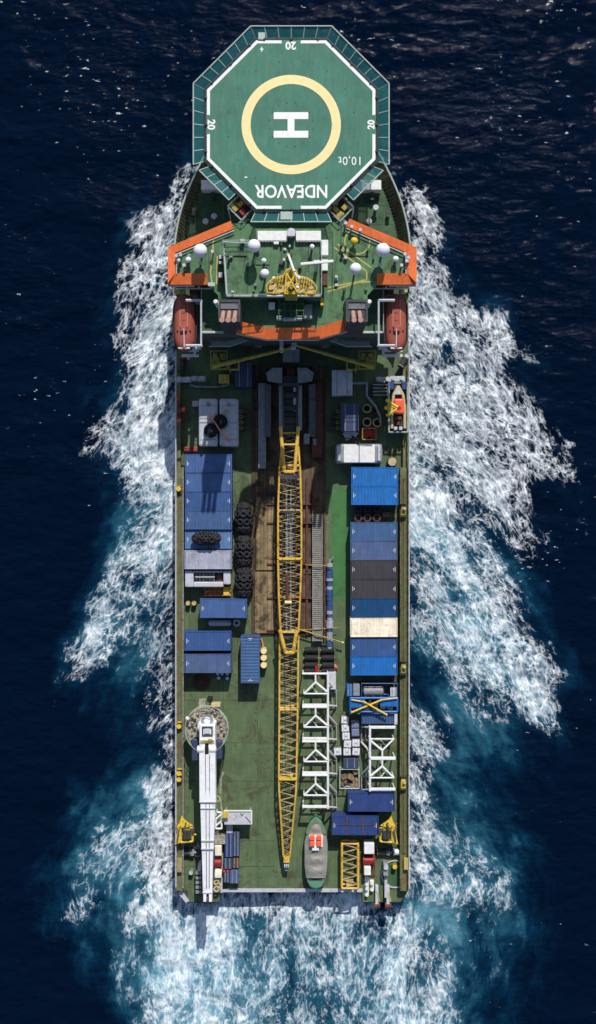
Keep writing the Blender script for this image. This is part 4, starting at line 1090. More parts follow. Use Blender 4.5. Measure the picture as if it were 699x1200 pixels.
# ---------------------------------------------------------------- tyre clad fenders
tyre_me=None
def fender(x,y,Lr,Wr,z,name,label,grp,axis='y',nr=4,na=8):
    global tyre_me
    t=gear(name,label,'fender',x,y,z,grp); c=W(x,y,z+Wr); ax=Vector((0,1,0)) if axis=='y' else Vector((1,0,0)); u,w=MB().frame(ax)
    MB().lathe([(-Lr,Wr*.25),(-Lr*.86,Wr*.62),(-Lr*.6,Wr*.8),(Lr*.6,Wr*.8),(Lr*.86,Wr*.62),(Lr,Wr*.25)],c,ax,18).build('body','black',t,smooth=True)
    rt=.47*min(1,Wr/1.0)
    for i in range(nr):
        s=-.78+1.56*i/(nr-1); rad=Wr*(.92 if abs(s)<.5 else .6)
        for j in range(na):
            a=2*math.pi*(j+.5*(i%2))/na; d=u*math.cos(a)+w*math.sin(a); p=c+ax*(s*Lr)+d*rad
            if tyre_me is None:
                o=MB().torus(ORG[t.name],.47*.72,.47*.32,n=16,m=8).build('tyre','tyre',t,smooth=True); tyre_me=o.data; o.data.name='tyre'
            else:
                o=bpy.data.objects.new('tyre',tyre_me); COL.objects.link(o); o.parent=t
            o.scale=(rt/.47,)*3; o.location=p-ORG[t.name]; o.rotation_euler=(d+ax*(s*.8)+Vector((random.uniform(-.25,.25),random.uniform(-.25,.25),random.uniform(-.2,.2)))).to_track_quat('Z','Y').to_euler()
    ch=MB()
    for j in range(8):
        a=2*math.pi*j/8; d=u*math.cos(a)+w*math.sin(a); ch.tube(c+ax*(-Lr*.85)+d*Wr*.8,c+ax*(Lr*.85)+d*Wr*.8,.04,4)
    for s in (-1,1): ch.torus(c+ax*(s*Lr),.22,.06,ax,14,6)
    ch.build('chain','wire',t)
fg='tyre clad fenders inboard of the port containers'
fender(286,607,2.0,1.18,0,'pneumatic_fender','black tyre covered fender, the forward one of three in line',fg)
fender(286,645,1.95,1.15,0,'pneumatic_fender','black tyre covered fender, the middle one of three in line',fg)
fender(286.5,682,1.9,1.15,0,'pneumatic_fender','black tyre covered fender, the after one of three in line',fg)
fender(242,631,1.85,.82,2.45,'pneumatic_fender','small black tyre covered fender lying crosswise on the light blue container roof',None,'x',5,7)
# ---------------------------------------------------------------- lattice crane on the centreline
CR=thing('lattice_boom_crane','long yellow lattice boom crane laid down along the middle of the deck','crane',W(340,450,.12))
def cp(mb,n,m,par=CR,**k): return mb.build(n,m,par,**k)
cp(MB().bp(327,440,354,505,1.3,3.0),'machinery_house','dgrey',bevel=.1)
for x in (322,358):
    s=-1 if x<340 else 1
    cw=MB(); 
    for k in range(4): cw.pp([(x-s*9,431),(x+s*2,431),(x+s*10,437),(x+s*8,446),(x-s*9,449)],.8+k*.75,1.5+k*.75)
    cp(cw,'counterweight','grey')
    tr=cp(MB().bp(x-s*(-8)-4 if False else (x+8*s)-3.5,450,(x+8*s)+3.5,512,.12,1.2),'crawler_track','dgrey',bevel=.15)
    sh=MB()
    for k in range(28): sh.bp((x+8*s)-3.9,450.5+k*2.2,(x+8*s)+3.9,451.9+k*2.2,1.2,1.27)
    sh.build('track_shoe','steel',tr)
g=MB()
for x in (329.5,352): g.bp(x-2.2,452,x+2.2,504,3.0,3.7)
cp(g,'side_frame','grey',split=True)
cp(MB().bp(344,454,347.5,482,3.0,3.5),'winch_frame','lgrey')
for y in (463,478,492): cp(MB().lathe([(-.9,.55),(-.85,.7),(-.75,.5),(.75,.5),(.85,.7),(.9,.55)],W(340,y,3.2),(1,0,0)),'hoist_drum','wire')
cp(MB().bp(330,449,350,452,3,4.6).tube(W(331,451,4.5),W(333,503,3.9),.12).tube(W(350,451,4.5),W(348,503,3.9),.12),'gantry','dgrey')
cp(MB().bp(336,432,346,450,1.2,2.6),'rear_deck','redbrown')
cp(MB().bp(356,508,363,520,.2,2.2).bp(367,514,371,522,.2,1.2),'operator_cab','grey',split=True,bevel=.1)
def lattice(secs,rc,rl,pitch,top='lace'):
    """secs: (x0,x1,y,zlow,zhigh)"""
    ch=MB(); lc=MB(); rowsP=[]
    for (x0,x1,y,zl,zh) in secs:
        a=W(x0,y,zh); b=W(x1,y,zh); rowsP.append([a,b,Vector((b.x,b.y,zl)),Vector((a.x,a.y,zl))])
    for r0,r1 in zip(rowsP[:-1],rowsP[1:]):
        for k in range(4): ch.tube(r0[k],r1[k],rc,7)
        n=max(1,round((r1[0]-r0[0]).length/pitch))
        for i in range(n):
            t0,t1,tm=i/n,(i+1)/n,(i+.5)/n
            for k in range(4):
                k2=(k+1)%4; A0,A1=r0[k].lerp(r1[k],t0),r0[k].lerp(r1[k],t1); Bm=r0[k2].lerp(r1[k2],tm)
                lc.tube(A0,Bm,rl,4); lc.tube(Bm,A1,rl,4)
    for r in (rowsP[0],rowsP[-1]):
        for k in range(4): ch.tube(r[k],r[(k+1)%4],rc*.9,6)
    return ch,lc
def section(secs,pitch=1.5,rc=.125,rl=.05,label=None):
    ch,lc=lattice(secs,rc,rl,pitch); o=cp(ch,'boom_section','boom',label=label); lc.build('lacing','lace',o); return o
section([(331,349,507,1.6,3.0),(328.5,351.5,545,1.5,3.6)],1.3,.12)
section([(328,352,546,1.5,3.7),(326,353.5,598,1.4,3.9)],1.25)
section([(326,353.5,600,1.4,3.9),(326,353.5,655,1.4,3.9)],1.25)
section([(326,353.5,657,1.4,3.9),(327,352,700,1.4,3.8)],1.25)
section([(327,352,700,1.4,3.8),(329,350,741,1.5,3.5)],1.25)
section([(328,350,747,1.4,3.3),(327.5,349,830,1.3,3.2)],1.15,.12)
section([(327.5,349,832,1.3,3.2),(327,347.5,912,1.1,3.0)],1.15,.12)
section([(327,347.5,914,1.1,3.0),(327.3,347,928,1.1,3.0),(332.3,340,1004,1.0,1.8)],1.05,.11)
# A-shaped yokes
for (y0,y1,xa,xb,xc,xd,z) in ((500,553,329,350,333.5,345.5,4.3),(738,765,328,348,335,344,4.0)):
    cp(MB().tube(W(xa,y0,z),W(xc,y1,z),.24,8).tube(W(xb,y0,z),W(xd,y1,z),.24,8).tube(W(xc,y1,z),W(xd,y1,z),.26,8).tube(W(xa+1,y0+ (21 if y0<600 else 3),z),W(xb-1,y0+(21 if y0<600 else 3),z),.13,6),'boom_yoke','boom')
cp(MB().bp(329,556,349,562,3.9,4.3).bp(328,592,352,594.5,3.95,4.2).bp(328,598,352,600.5,3.95,4.2).bp(329,741,350,748,2.6,3.7),'boom_joint','dgrey',split=True,bevel=.05)
cp(MB().bp(327,653.5,353,656,3.95,4.2).bp(327,912,348,914.5,3.05,3.3),'cross_beam','yellow',split=True)
cw_=MB()
for x in (336,341): cw_.tube(W(x,560,3.0),W(x,740,3.0),.1,5)
cw_.bp(335,600,343,655,1.6,1.75); cp(cw_,'boom_walkway','grey')
cp(MB().tube(W(336.5,672,4.0),W(336.8,702,4.0),.2,8),'strut','redbrown'); cp(MB().bp(334,704,342,707,3.9,4.2),'pendant_bar','ring')
pn=MB()
for x in (331,347): pn.tube(W(x,505,4.4),W(x+ (1 if x<340 else -1),740,4.1),.035,5)
for x in (334,342): pn.tube(W(x,765,4.0),W(336.5+(x-338)*.3,1003,2.0),.035,5)
cp(pn,'pendant_rope','wire')
hd_=cp(MB().bp(332.5,1003,339.5,1011,.9,1.9),'boom_head','boom'); 
for x in (334,336,338): MB().lathe([(-.08,.5),(.08,.5)],W(x,1013,1.2),(1,0,0),18).build('sheave','lgrey',hd_)
MB().bp(334,1016,338,1021,.3,1.2).build('hook_block','grey',hd_,bevel=.08)
cp(MB().bp(323,598,327,600,.2,1.4),'boom_rest','dgrey')
# beams, catwalk, hoses along the timber deck
t=gear('steel_beam','long grey beam lying along the port side of the lattice crane','beam',307.5,500,.12); MB().bp(303,449,312,549,.14,.3).bp(306,449,309,549,.3,.9).bp(303,449,312,549,.9,1.05).build('girder','grey',t,split=True)
MB().bp(302.5,470,312.5,472,.12,.14).bp(302.5,530,312.5,532,.12,.14).build('bearer','rust',t,split=True)
t=gear('steel_beam','long red brown beam lying on the starboard side of the crane','beam',372,490,.12); MB().bp(366,448,378,536,.14,.3).bp(369,448,375,536,.3,.9).bp(366,448,378,536,.9,1.05).build('girder','redbrown',t,split=True); MB().bp(365.5,480,378.5,482,.12,.14).build('bearer','rust',t,split=True)
t=gear('catwalk','long pale grey slatted catwalk lying beside the yellow boom','catwalk',372.5,675,.12)
mb=MB()
for k in range(62): mb.bp(367,603+k*2.4,377.5,604.7+k*2.4,.75,.82)
mb.build('slat','tarp',t,split=True); MB().bp(366.3,602,367.2,752,.2,.95).bp(377.3,602,378.2,752,.2,.95).build('side_rail','grey',t,split=True)
t=gear('steel_pipe','thin rusty pipe along the outer side of the catwalk','pipe',380.3,680,.12); MB().tube(W(380.3,605,.4),W(380.3,750,.4),.1,8).build('pipe','rust',t); MB().bp(379,640,381.6,642,.12,.3).bp(379,710,381.6,712,.12,.3).build('chock','dgrey',t,split=True)
t=gear('pipe_string','blue and white banded pipe string lying beside the catwalk','pipe',387,708,0)
random.seed(9); a=MB(); b_=MB(); yy=660
while yy<762:
    h=random.uniform(3,6); p=W(386.6,yy,.5); q=W(386.6,yy+h,.5); (a if random.random()<.55 else b_).tube(p,q,random.choice([.42,.36,.48]),12); yy+=h+.3
a.build('white_sleeve',CB['pewter'],t,split=True); b_.build('blue_sleeve',CB['royal'],t,split=True); MB().tube(W(386.6,655,.5),W(386.6,763,.5),.2,8).tube(W(386.6,660,.5),W(391,652,.6),.1).build('core','grey',t)
t=gear('lashing_bar','thin yellow bar lying slantwise from the boom joint over the catwalk','bar',377,746,1.0); MB().tube(W(351,737.5,1.2),W(402,753,1.2),.09,6).build('bar','dyellow',t,split=True); MB().tube(W(355,738,1.0),W(397,735.5,1.0),.05,5).build('stay','dyellow',t); MB().ball(W(402,753,1.2),.14).build('knob','ring',t)
for y,x1,lb in ((628,392,'forward'),): tag(MB().tube(W(358,y+34,1.3),W(388,y+35,1.3),.06,5).build('stay_bar','dyellow'),'thin yellow bar across the catwalk, forward of the slanting bar','bar')
# black rollers
k=0
for y in (762,771,779.5,786.5):
    for x0,x1 in ((357,373),(377,392)):
        k+=1; t=gear('rubber_roller','black rubber roller in the %s crosswise row forward of the white frames, %s end'%(['first','second','third','last'][(k-1)//2],'inboard' if x0<370 else 'outboard'),'roller',(x0+x1)/2,y,0,'black rollers forward of the white frames')
        c=W((x0+x1)/2,y,.5); hl=(x1-x0)/2/sc(.5)
        MB().lathe([(-hl,.3),(-hl+.1,.42),(hl-.1,.42),(hl,.3)],c,(1,0,0),18).build('drum','black',t,smooth=True)
        MB().lathe([(-hl-.12,.12),(hl+.12,.12)],c,(1,0,0),10).build('shaft','tan' if (k%3==0) else 'steel',t)
t=gear('buoy','small orange buoy beside the black rollers','buoy',393,782,0); MB().ball(W(393,782,.35),.33).build('float','ored',t,smooth=True); MB().torus(W(393,782,.72),.08,.03).build('eye','steel',t)
t=gear('red_bracket','small dull red bracket between the rollers and the first white frame','bracket',371.5,784,0); MB().bp(369.5,780,373.5,788,.8,1.2).build('plate','red',t); MB().bp(370.5,781,372.5,787,0,.8).build('post','red',t)
# ---------------------------------------------------------------- white steel frames
def wframe(x0,sx,y0,sy,label,grp,Lf=1.0):
    """x0: outer end of the bars, sx towards the spine; y0 first bar, sy direction"""
    t=thing('steel_truss_stand',label,'steel frame',W(x0+sx*17,y0+sy*19,0),grp)
    X=lambda d:x0+sx*d; Y=lambda d:y0+sy*d; zt=3.0; zl=.5
    m=MB(); r=.13
    def T(a,b,z,rr=r,zb=None): m.tube(W(X(a[0]),Y(a[1]),z),W(X(b[0]),Y(b[1]),z if zb is None else zb),rr,8)
    T((0,0),(30,0),zt,.15)                       # first bar
    T((30,0),(30,39),zt,.15)                    # spine
    T((15.5,0),(15.5,10),zt,.12)
    T((15.5,10),(2,23.5),zt,.13); T((15.5,10),(30,22),zt,.15); T((2,23.5),(29,23.5),zt,.11)
    m.build('top_frame','white',t)
    m=MB(); 
    m.bp(min(X(0),X(30)),min(Y(35.4),Y(38.6)),max(X(0),X(30)),max(Y(35.4),Y(38.6)),zt-.25,zt+.02); m.build('bearing_plate','white',t,bevel=.04)
    m=MB()
    T((30,1),(30,9),zl,.09); T((30,9),(40,20),zl,.09,zl); T((40,20),(40,38),zl,.09); T((40,38),(10,38),zl,.09); T((35,22),(35,37),zl,.08); T((30,22),(40,22),zl,.1); T((3,23.5),(30,23.5),zl,.12); T((15.5,1),(15.5,12),zl,.12); T((15.5,12),(3,23.5),zl,.1)
    m.build('base_frame','tarp',t)
    m=MB()
    for a in ((0.8,0),(30,0),(15.5,10),(2,23.5),(30,22),(30,37),(1,37)): T(a,a,zt,.14,0)if False else m.tube(W(X(a[0]),Y(a[1]),zt),W(X(a[0]),Y(a[1]),zt)-Vector((0,0,zt-.02)),.09,6)
    m.tube(W(X(30),Y(9),zt),W(X(40),Y(20),zl),.12,6); m.tube(W(X(30),Y(37),zt),W(X(40),Y(38),zl),.12,6); m.tube(W(X(12),Y(16),zl),W(X(17),Y(22),zt),.08,5)
    m.build('post','white',t,split=True)
gw='white steel frames in a row on the after deck'
for k,(y,lb) in enumerate(((789.5,'white triangular steel frame next to the black rollers'),(828.7,'white triangular steel frame, second in the long row from forward'),(869,'white triangular steel frame, third in the long row from forward'),(908.5,'white triangular steel frame ending the long row, just forward of the green ended boat'))):
    wframe(354.5,1,y,1,lb,gw)
wframe(463.8,-1,889.5,-1,'white triangular steel frame near the starboard rail, forward one of the mirrored two','pair of mirrored white steel frames')
wframe(463.8,-1,888,1,'white triangular steel frame near the starboard rail, after one of the mirrored two','pair of mirrored white steel frames')
t=gear('plate_stack','pale grey plate leaning inside the first white frame','plate',389,797,0); MB().bp(384.8,788,394,808,.2,1.7).build('plate','lgrey',t,bevel=.04); MB().bp(386,790,393,792,0,.2).bp(386,804,393,806,0,.2).build('bearer','dgrey',t,split=True)
# ---------------------------------------------------------------- totes
tp=thing('bulk_container_tote','','tote',(0,0,0))
MB().box((0,0,.62),(.96,.96,.92)).build('bottle','plastic',tp,bevel=.1)
cg=MB()
for z in (.2,.5,.8,1.1): 
    q=[Vector((x,y,z)) for x,y in ((-.52,-.52),(.52,-.52),(.52,.52),(-.52,.52))]; cg.path(q,.018,4,True)
for k in range(6):
    v=-.52+1.04*k/5
    for a,b in (((v,-.52),(v,-.52)),((v,.52),(v,.52)),((-.52,v),(-.52,v)),((.52,v),(.52,v))): cg.tube((a[0],a[1],.15),(a[0],a[1],1.12),.016,4)
for v in (-.2,.2): cg.tube((v,-.52,1.12),(v,.52,1.12),.02,4)
cg.build('cage','steel',tp); MB().box((0,0,.07),(1.08,1.08,.13)).build('pallet','dgrey',tp); MB().lathe([(0,.11),(.05,.11)],(0,0,1.08),n=14).build('cap','grey',tp)
TOT=[(404.6,844,'plastic','white caged tote at the forward end of the outer column'),(405,853.5,'plastic','white caged tote, second in the outer column'),(405.8,862.8,'plastic','white caged tote, third in the outer column'),(407.6,872,'plastic','white caged tote, fourth in the outer column, slightly stepped'),(396,881,'plastic','white caged tote sticking out alone towards the long row of frames'),(407,881.3,'plastic','white caged tote at the corner where the two columns turn'),(417.6,881,'plastic','white caged tote at the after end of the inner column'),(417.4,871,'plastic','white caged tote, last but one in the inner column'),(416.5,849,'plastic2','bluish caged tote at the forward end of the inner column'),(416.8,858.5,'plastic2','bluish caged tote, second in the inner column')]
for x,y,m,lb in TOT:
    p=W(x,y,1.1); dup(tp,(p.x,p.y,0),R(random.uniform(-4,4)),lb,'caged totes beside the white frames',{'milky_plastic':M[m]})
proto_delete(tp)
locker(403,889,420,900,0,1.4,CB['dusk'],'tool_chest','dark grey blue chest aft of the caged totes','chest')
basket(398.5,901.5,421,924,0,1.2,'rail','scrap_basket','open pale framed basket filled with rusty brown gear','basket','timber2',4,.08)
# gear between the last blue container and the frames
basket(411,818,466,834,0,2.5,CB['bright'],'open_top_rack','bright blue open rack with crossed yellow beams on top','rack','dgrey',6,.14)
t=gear('rack_panel','bright blue side panels on top of the open rack','panel',438,824,2.55); MB().bp(411,819,428,829,2.56,2.64).build('panel',CB['bright'],t,split=True); MB().bp(446,819,466,828,2.56,2.64).build('panel',CB['bright'],t,split=True)
t=gear('crossed_beams','pair of yellow bars crossed over the bright blue rack','beams',437,826,2.75)
MB().tube(W(412,835,2.85),W(448,820,2.95),.13,6).tube(W(448,820,2.95),W(466,818,2.9),.09,6).build('bar','yellow',t,split=True); MB().tube(W(412,820,2.85),W(426,822.5,2.85),.1,6).tube(W(426,822,3.1),W(454,838,2.9),.13,6).build('bar','yellow',t,split=True)
t=gear('blue_rack','navy slatted rack just forward of the mirrored white frames','rack',445,842,0)
MB().bp(424,836,466,848.5,.1,2.0).build('body',CB['slate'],t,bevel=.05); mb=MB()
for k in range(12): mb.bp(425+k*3.4,837,426.6+k*3.4,848,2.0,2.14)
mb.build('slat',CB['royal'],t,split=True); MB().bp(462.5,836,466,849,2.14,2.4).build('end_plate','lgrey',t)
locker(407,802,413,815.5,0,2.2,CB['bright'],'gas_locker','narrow bright blue locker just aft of the last blue container','locker')
locker(414.5,802,421.5,815,0,2.4,'grey','gas_locker','narrow grey locker beside the bright blue locker','locker')
t=gear('spray_tank','grey and dull red lying tank in a navy frame aft of the last blue container','tank',437,809,0); MB().lathe([(-1.4,.3),(-1.2,.65),(1.2,.65),(1.4,.3)],W(437.5,809.5,.9),(1,0,0)).build('shell','grey',t,smooth=True); MB().bp(426,811,449,816.5,.2,.8).build('cradle','red',t)
basket(424,801,466,817.5,0,1.9,CB['navy'],'cargo_rack','navy tubular cargo frame around the grey and red tank','frame',None,5,.08)
locker(458,806,465.5,816,0,1.7,'rust','tool_chest','small brown chest inside the navy cargo frame','chest',lid='lgrey')
# ---------------------------------------------------------------- white pedestal crane, port quarter
WC=thing('pedestal_crane','white box boom crane on the port quarter, boom pointing aft over the stern','crane',W(243,862,0))
def wc(mb,n,m,par=WC,**k): return mb.build(n,m,par,**k)
wc(MB().lathe([(0,1.5),(3.0,1.3),(3.2,1.7),(3.4,1.7)],W(243,853,0)+Vector((0,0,0)),n=28),'pedestal','lgrey')
pf=wc(MB().prism([W(243,853,3.4)+Vector((math.cos(a)*(2.75+.1*math.sin(5*a)),math.sin(a)*3.0,0)) for a in [2*math.pi*i/28 for i in range(28)]],3.4,3.5),'service_platform','debris')
rr=MB(); 
for i in range(28):
    a=2*math.pi*i/28; b=2*math.pi*(i+1)/28; c0=W(243,853,3.5); p=c0+Vector((math.cos(a)*2.75,math.sin(a)*3.0,0)); q=c0+Vector((math.cos(b)*2.75,math.sin(b)*3.0,0))
    rr.tube(p,p+Vector((0,0,1)),.035,5)
    for h in (.5,1.0): rr.tube(p+Vector((0,0,h)),q+Vector((0,0,h)),.035,5)
rr.build('platform_railing','rail',pf)
cl=MB(); random.seed(21)
for k in range(80):
    a=random.uniform(0,2*math.pi); r0=random.uniform(1.4,2.4); c0=W(243,853,3.6)
    cl.box(c0+Vector((math.cos(a)*r0,math.sin(a)*r0*1.08,.1+random.random()*.3)),(random.uniform(.08,.35),random.uniform(.08,.4),random.uniform(.1,.4)),random.random()*3)
wc(cl,'hydraulic_gear','debris')
wc(MB().bp(233,820,241,834,2.6,3.6).bp(246,823,259,830,2.8,3.6),'hydraulic_tank','debris',split=True,bevel=.08)
wc(MB().bp(247.5,823.5,258.5,829,3.61,4.2),'winch_motor','tan',split=True,bevel=.12); wc(MB().bp(243,817,249,823,3.0,4.1),'control_valve','black',bevel=.1)
wc(MB().lathe([(0,1.15),(2.2,1.05),(2.4,.9)],W(243,848,3.5),n=26),'slew_column','cranewhite')
hs_=wc(MB().bp(233.8,849,252.6,872,3.5,6.6),'crane_house','cranewhite',bevel=.12)
MB().ringflat(W(243,844,6.0),.45,.75,.05,24).build('top_ring','grey',hs_)
f=MB().bp(237,851.5,249.5,853,6.6,6.75).bp(237,861,249.5,862.5,6.6,6.75).bp(237,853,238.6,861,6.6,6.74).bp(248,853,249.5,861,6.6,6.74); f.build('hatch_coaming','dgrey',hs_,split=True)
MB().bp(239.8,854,246.6,860,6.6,6.8).build('hatch','lgrey',hs_,bevel=.04)
MB().bp(235,868,251,870,6.6,6.9).bp(244,866.5,249,869,6.9,7.1).build('hinge_gear','dyellow',hs_)
MB().bp(240,873,245,884,6.2,7.0).build('boom_cylinder','black',WC,bevel=.05)
wc(MB().lathe([(-.5,.1),(-.4,.45),(.4,.45),(.5,.1)],W(235.5,878,6.7),(1,0,0),16).lathe([(-.5,.1),(-.4,.45),(.4,.45),(.5,.1)],W(249.5,878,6.7),(1,0,0),16),'hoist_winch','white',split=True)
[wc(q,'counter_box',CB['dusk'],bevel=.15) for q in (MB().bp(225,866,232.5,892,2.6,4.4),MB().bp(253,868,260.5,890,2.6,4.4))]
wc(MB().bp(224,864,234,866,2.5,3.4).bp(252,864,262,866,2.5,3.4),'bracket','dgrey',split=True)
def taper(x0,x1,y0,y1,z0,z1,X0,X1,Z0,Z1,mb=None):
    mb=mb or MB(); a=[W(x0,y0,z1),W(x1,y0,z1)]; b=[W(X0,y1,Z1),W(X1,y1,Z1)]
    vs=[(a[0].x,a[0].y,z0),(a[1].x,a[1].y,z0),(a[1].x,a[1].y,z1),(a[0].x,a[0].y,z1),(b[0].x,b[0].y,Z0),(b[1].x,b[1].y,Z0),(b[1].x,b[1].y,Z1),(b[0].x,b[0].y,Z1)]
    return mb.add(vs,[(0,1,2,3),(7,6,5,4),(0,4,5,1),(1,5,6,2),(2,6,7,3),(3,7,4,0)])
bm=wc(taper(233.5,252.5,873,940,5.4,7.0,234,253.2,5.1,6.8),'boom','cranewhite',bevel=.08)
taper(235,252.6,940,995,5.2,6.7,236.2,250.5,5.1,6.3).build('boom_extension','cranewhite',bm,bevel=.06)
taper(236.6,250,995,1048,5.15,6.2,238,249,5.0,5.9).build('boom_extension','cranewhite',bm,bevel=.06)
rb=MB(); 
for y,x0,x1,z in ((939.5,233.6,253.4,6.85),(947,235,252.6,6.75),(994.5,235.8,250.8,6.4),(985,236,251,6.5),(1046,237.6,249.4,5.95)): rb.bp(x0,y,x1,y+1.1,z-1.5,z+.05)
rb.build('boom_collar','lgrey',bm,split=True)
MB().tube(W(241,884,7.08),W(242.5,1040,6.1),.05,5).tube(W(246,884,7.08),W(245.5,1040,6.1),.05,5).build('hoist_rope','grey',bm)
wc(MB().bp(238.5,1048,242,1057,4.6,5.9).bp(245,1048,248.7,1057,4.6,5.9),'boom_tip','cranewhite',split=True,bevel=.05); wc(MB().lathe([(-.1,.5),(.1,.5)],W(243.7,1054,5.3),(1,0,0),20).lathe([(-.1,.42),(.1,.42)],W(240,1059,5.0),(1,0,0),18).lathe([(-.1,.42),(.1,.42)],W(247,1059,5.0),(1,0,0),18),'tip_sheave','dgrey')
wc(MB().torus(W(254.5,936,4.5),.35,.06,n=16).tube(W(252,936,5.2),W(254.5,934,4.6),.05),'hose_loop','tan')
wc(MB().ball(W(220,842,4.3),.28).tube(W(220,842,3.4),W(220,842,4.3),.05),'floodlight','white',smooth=True)
# ---------------------------------------------------------------- yellow cranes
def ydeck(x,y,s,label,grp):
    """knuckle crane at the stern quarter; s=1: port, -1: starboard"""
    t=thing('deck_crane',label,'small crane',W(x,y,0),grp)
    X=lambda d:x+s*d
    MB().lathe([(0,.7),(1.6,.6),(1.7,.85),(1.9,.85)],W(x,y,0),n=18).build('pedestal','dyellow',t)
    MB().pp([(X(-9),y-6),(X(-5),y-13),(X(-3),y-20),(X(0),y-15),(X(4),y-12),(X(10),y-8),(X(2),y-6)],2.3,2.7).build('jib','yellow',t,bevel=.04)
    MB().pp([(X(-7),y-6),(X(-3),y-6),(X(-5),y+12),(X(-11),y+14)],2.2,2.6).build('outrigger','yellow',t,bevel=.04)
    f=MB()
    for a,b in (((-4,-6),(10,-6)),((10,-6),(10,10)),((10,10),(-4,11)),((-4,11),(-4,-6))): f.tube(W(X(a[0]),y+a[1],2.4),W(X(b[0]),y+b[1],2.4),.15,6)
    f.tube(W(X(10),y+2,2.4),W(X(14),y+2,2.2),.12,6); f.build('guard_frame','yellow',t)
    MB().bp(min(X(-1),X(7)),y-4,max(X(-1),X(7)),y+8,1.6,2.5).build('winch_house','dyellow',t,bevel=.08)
    for d in (0,4): MB().lathe([(-.5,.3),(.5,.3)],W(X(1+d),y+2,2.65),(0,1,0),14).build('winch_drum','wire',t)
    hc_=MB().tube(W(X(-6),y-4,3.0),W(X(-8),y+10,2.8),.12,8).tube(W(X(2),y-12,3.0),W(X(0),y-2,3.0),.12,8)
    hc_.build('hydraulic_ram','steel',t,split=True)
    hz=MB().path([W(X(3),y+9,2.6),W(X(6),y+12,2.2),W(X(11),y+11,1.2),W(X(12),y+5,.6)],.06,5); hz.build('hydraulic_hose','black',t)
    MB().bp(min(X(-3),X(1)),y+10,max(X(-3),X(1)),y+14,.2,1.9).build('valve_cabinet','grey',t,bevel=.05); MB().bp(min(X(8),X(12)),y-4,max(X(8),X(12)),y,1.9,3.1).build('operator_seat','dgrey',t,bevel=.08)
    r=MB(); 
    for k in range(4): r.tube(W(X(-9+k*5),y-8-abs(k-1.5)*2,2.7),W(X(-9+k*5),y-8-abs(k-1.5)*2,3.3),.05,5)
    r.build('stanchion','yellow',t)
ydeck(216,976,1,'yellow deck crane in the port quarter beside the white boom','yellow cranes at the quarters')
ydeck(456,976,-1,'yellow deck crane in the starboard quarter beside the dark blue container','yellow cranes at the quarters')
def yfore(x,y,xt,yt,s,label):
    t=thing('slender_crane',label,'small crane',W(x,y,0),'slender yellow cranes behind the bridge')
    MB().lathe([(0,.5),(4.6,.4),(4.8,.55),(5.0,.55)],W(x,y,0),n=16).build('post','dyellow',t)
    b=W(x,y,5.3); e=W(xt,yt,6.6); d=(e-b); 
    MB().tube(b-d.normalized()*.8,e,.32,8,.17).build('boom','dyellow',t); MB().tube(b+Vector((0,0,-.9)),b.lerp(e,.4),.13,6).build('cylinder','dgrey',t)
    f=MB(); X=lambda d:x+s*d
    f.bp(min(X(-6),X(-1)),y-14,max(X(-6),X(-1)),y-8,3,5.2); f.bp(min(X(2),X(8)),y-14,max(X(2),X(8)),y-9,3,4.8); f.build('machinery_box','dyellow',t,split=True,bevel=.08)
    q=[W(X(12),y-4,5),W(X(24),y-4,5),W(X(24),y+5,5),W(X(13),y+5,5)]; g=MB().path(q,.12,6,True)
    for h in q: g.tube(h,h-Vector((0,0,5)),.07,5)
    g.build('guard_frame','dyellow',t)
    MB().box(e,(.6,.5,.6)).build('boom_head','lgrey',t,bevel=.05)
    r=MB(); q=[W(X(-9),y-17,5.2),W(X(10),y-17,5.2),W(X(10),y+4,5.2),W(X(-9),y+4,5.2)]
    for h in (-.9,0): r.path([v+Vector((0,0,h)) for v in q],.05,5,True)
    r.build('platform_rail','dyellow',t)
yfore(256,428,344,407,1,'slender dull yellow crane on the port side behind the bridge, boom folded to the middle')
yfore(431,428,345,404,-1,'slender dull yellow crane on the starboard side behind the bridge, boom folded to the middle')
locker(332,409,351,424,0,3.0,'grey','winch_house','grey square box on the centreline just behind the bridge','box')
# clutter forward, port and starboard
def winch(x,y,z,sz,m,label,rz=0,grp=None,wm='wire'):
    t=gear('mooring_winch',label,'winch',x,y,z,grp); c=W(x,y,z+.6*sz); ax=Matrix.Rotation(rz,3,'Z')@Vector((1,0,0)); ay=Matrix.Rotation(rz,3,'Z')@Vector((0,1,0))
    MB().lathe([(-.9*sz,.62*sz),(-.82*sz,.62*sz),(-.8*sz,.34*sz),(.8*sz,.34*sz),(.82*sz,.62*sz),(.9*sz,.62*sz)],c,ax,20).build('drum',m,t)
    MB().lathe([(-.72*sz,.5*sz),(.72*sz,.5*sz)],c,ax,18).build('wire',wm,t)
    MB().box((c.x,c.y,z+.1*sz),(2.4*sz,1.3*sz,.2*sz),rz).build('bedplate','dgrey',t)
    MB().box(c+ax*1.2*sz,(.45*sz,.8*sz,.9*sz),rz).build('gearbox',m,t,bevel=.04*sz); MB().lathe([(0,.24*sz),(.5*sz,.22*sz)],c+ax*1.4*sz,ax,14).build('motor','grey',t)
    return t
def bollards(x,y,z,rz,label,m='lgrey',grp=None,sz=1):
    t=gear('twin_bollard',label,'bollard',x,y,z,grp); c=W(x,y,z); d=Matrix.Rotation(rz,3,'Z')@Vector((1,0,0))
    MB().box(c+Vector((0,0,.06)),(1.9*sz,.7*sz,.12),rz).build('base',m,t)
    for s in (-1,1): MB().lathe([(0.1,.24*sz),(.75*sz,.24*sz),(.78*sz,.31*sz),(.9*sz,.3*sz)],c+d*s*.55*sz,n=16).build('post',m,t,smooth=False)
bg_='pale bollards abreast of the slender cranes'
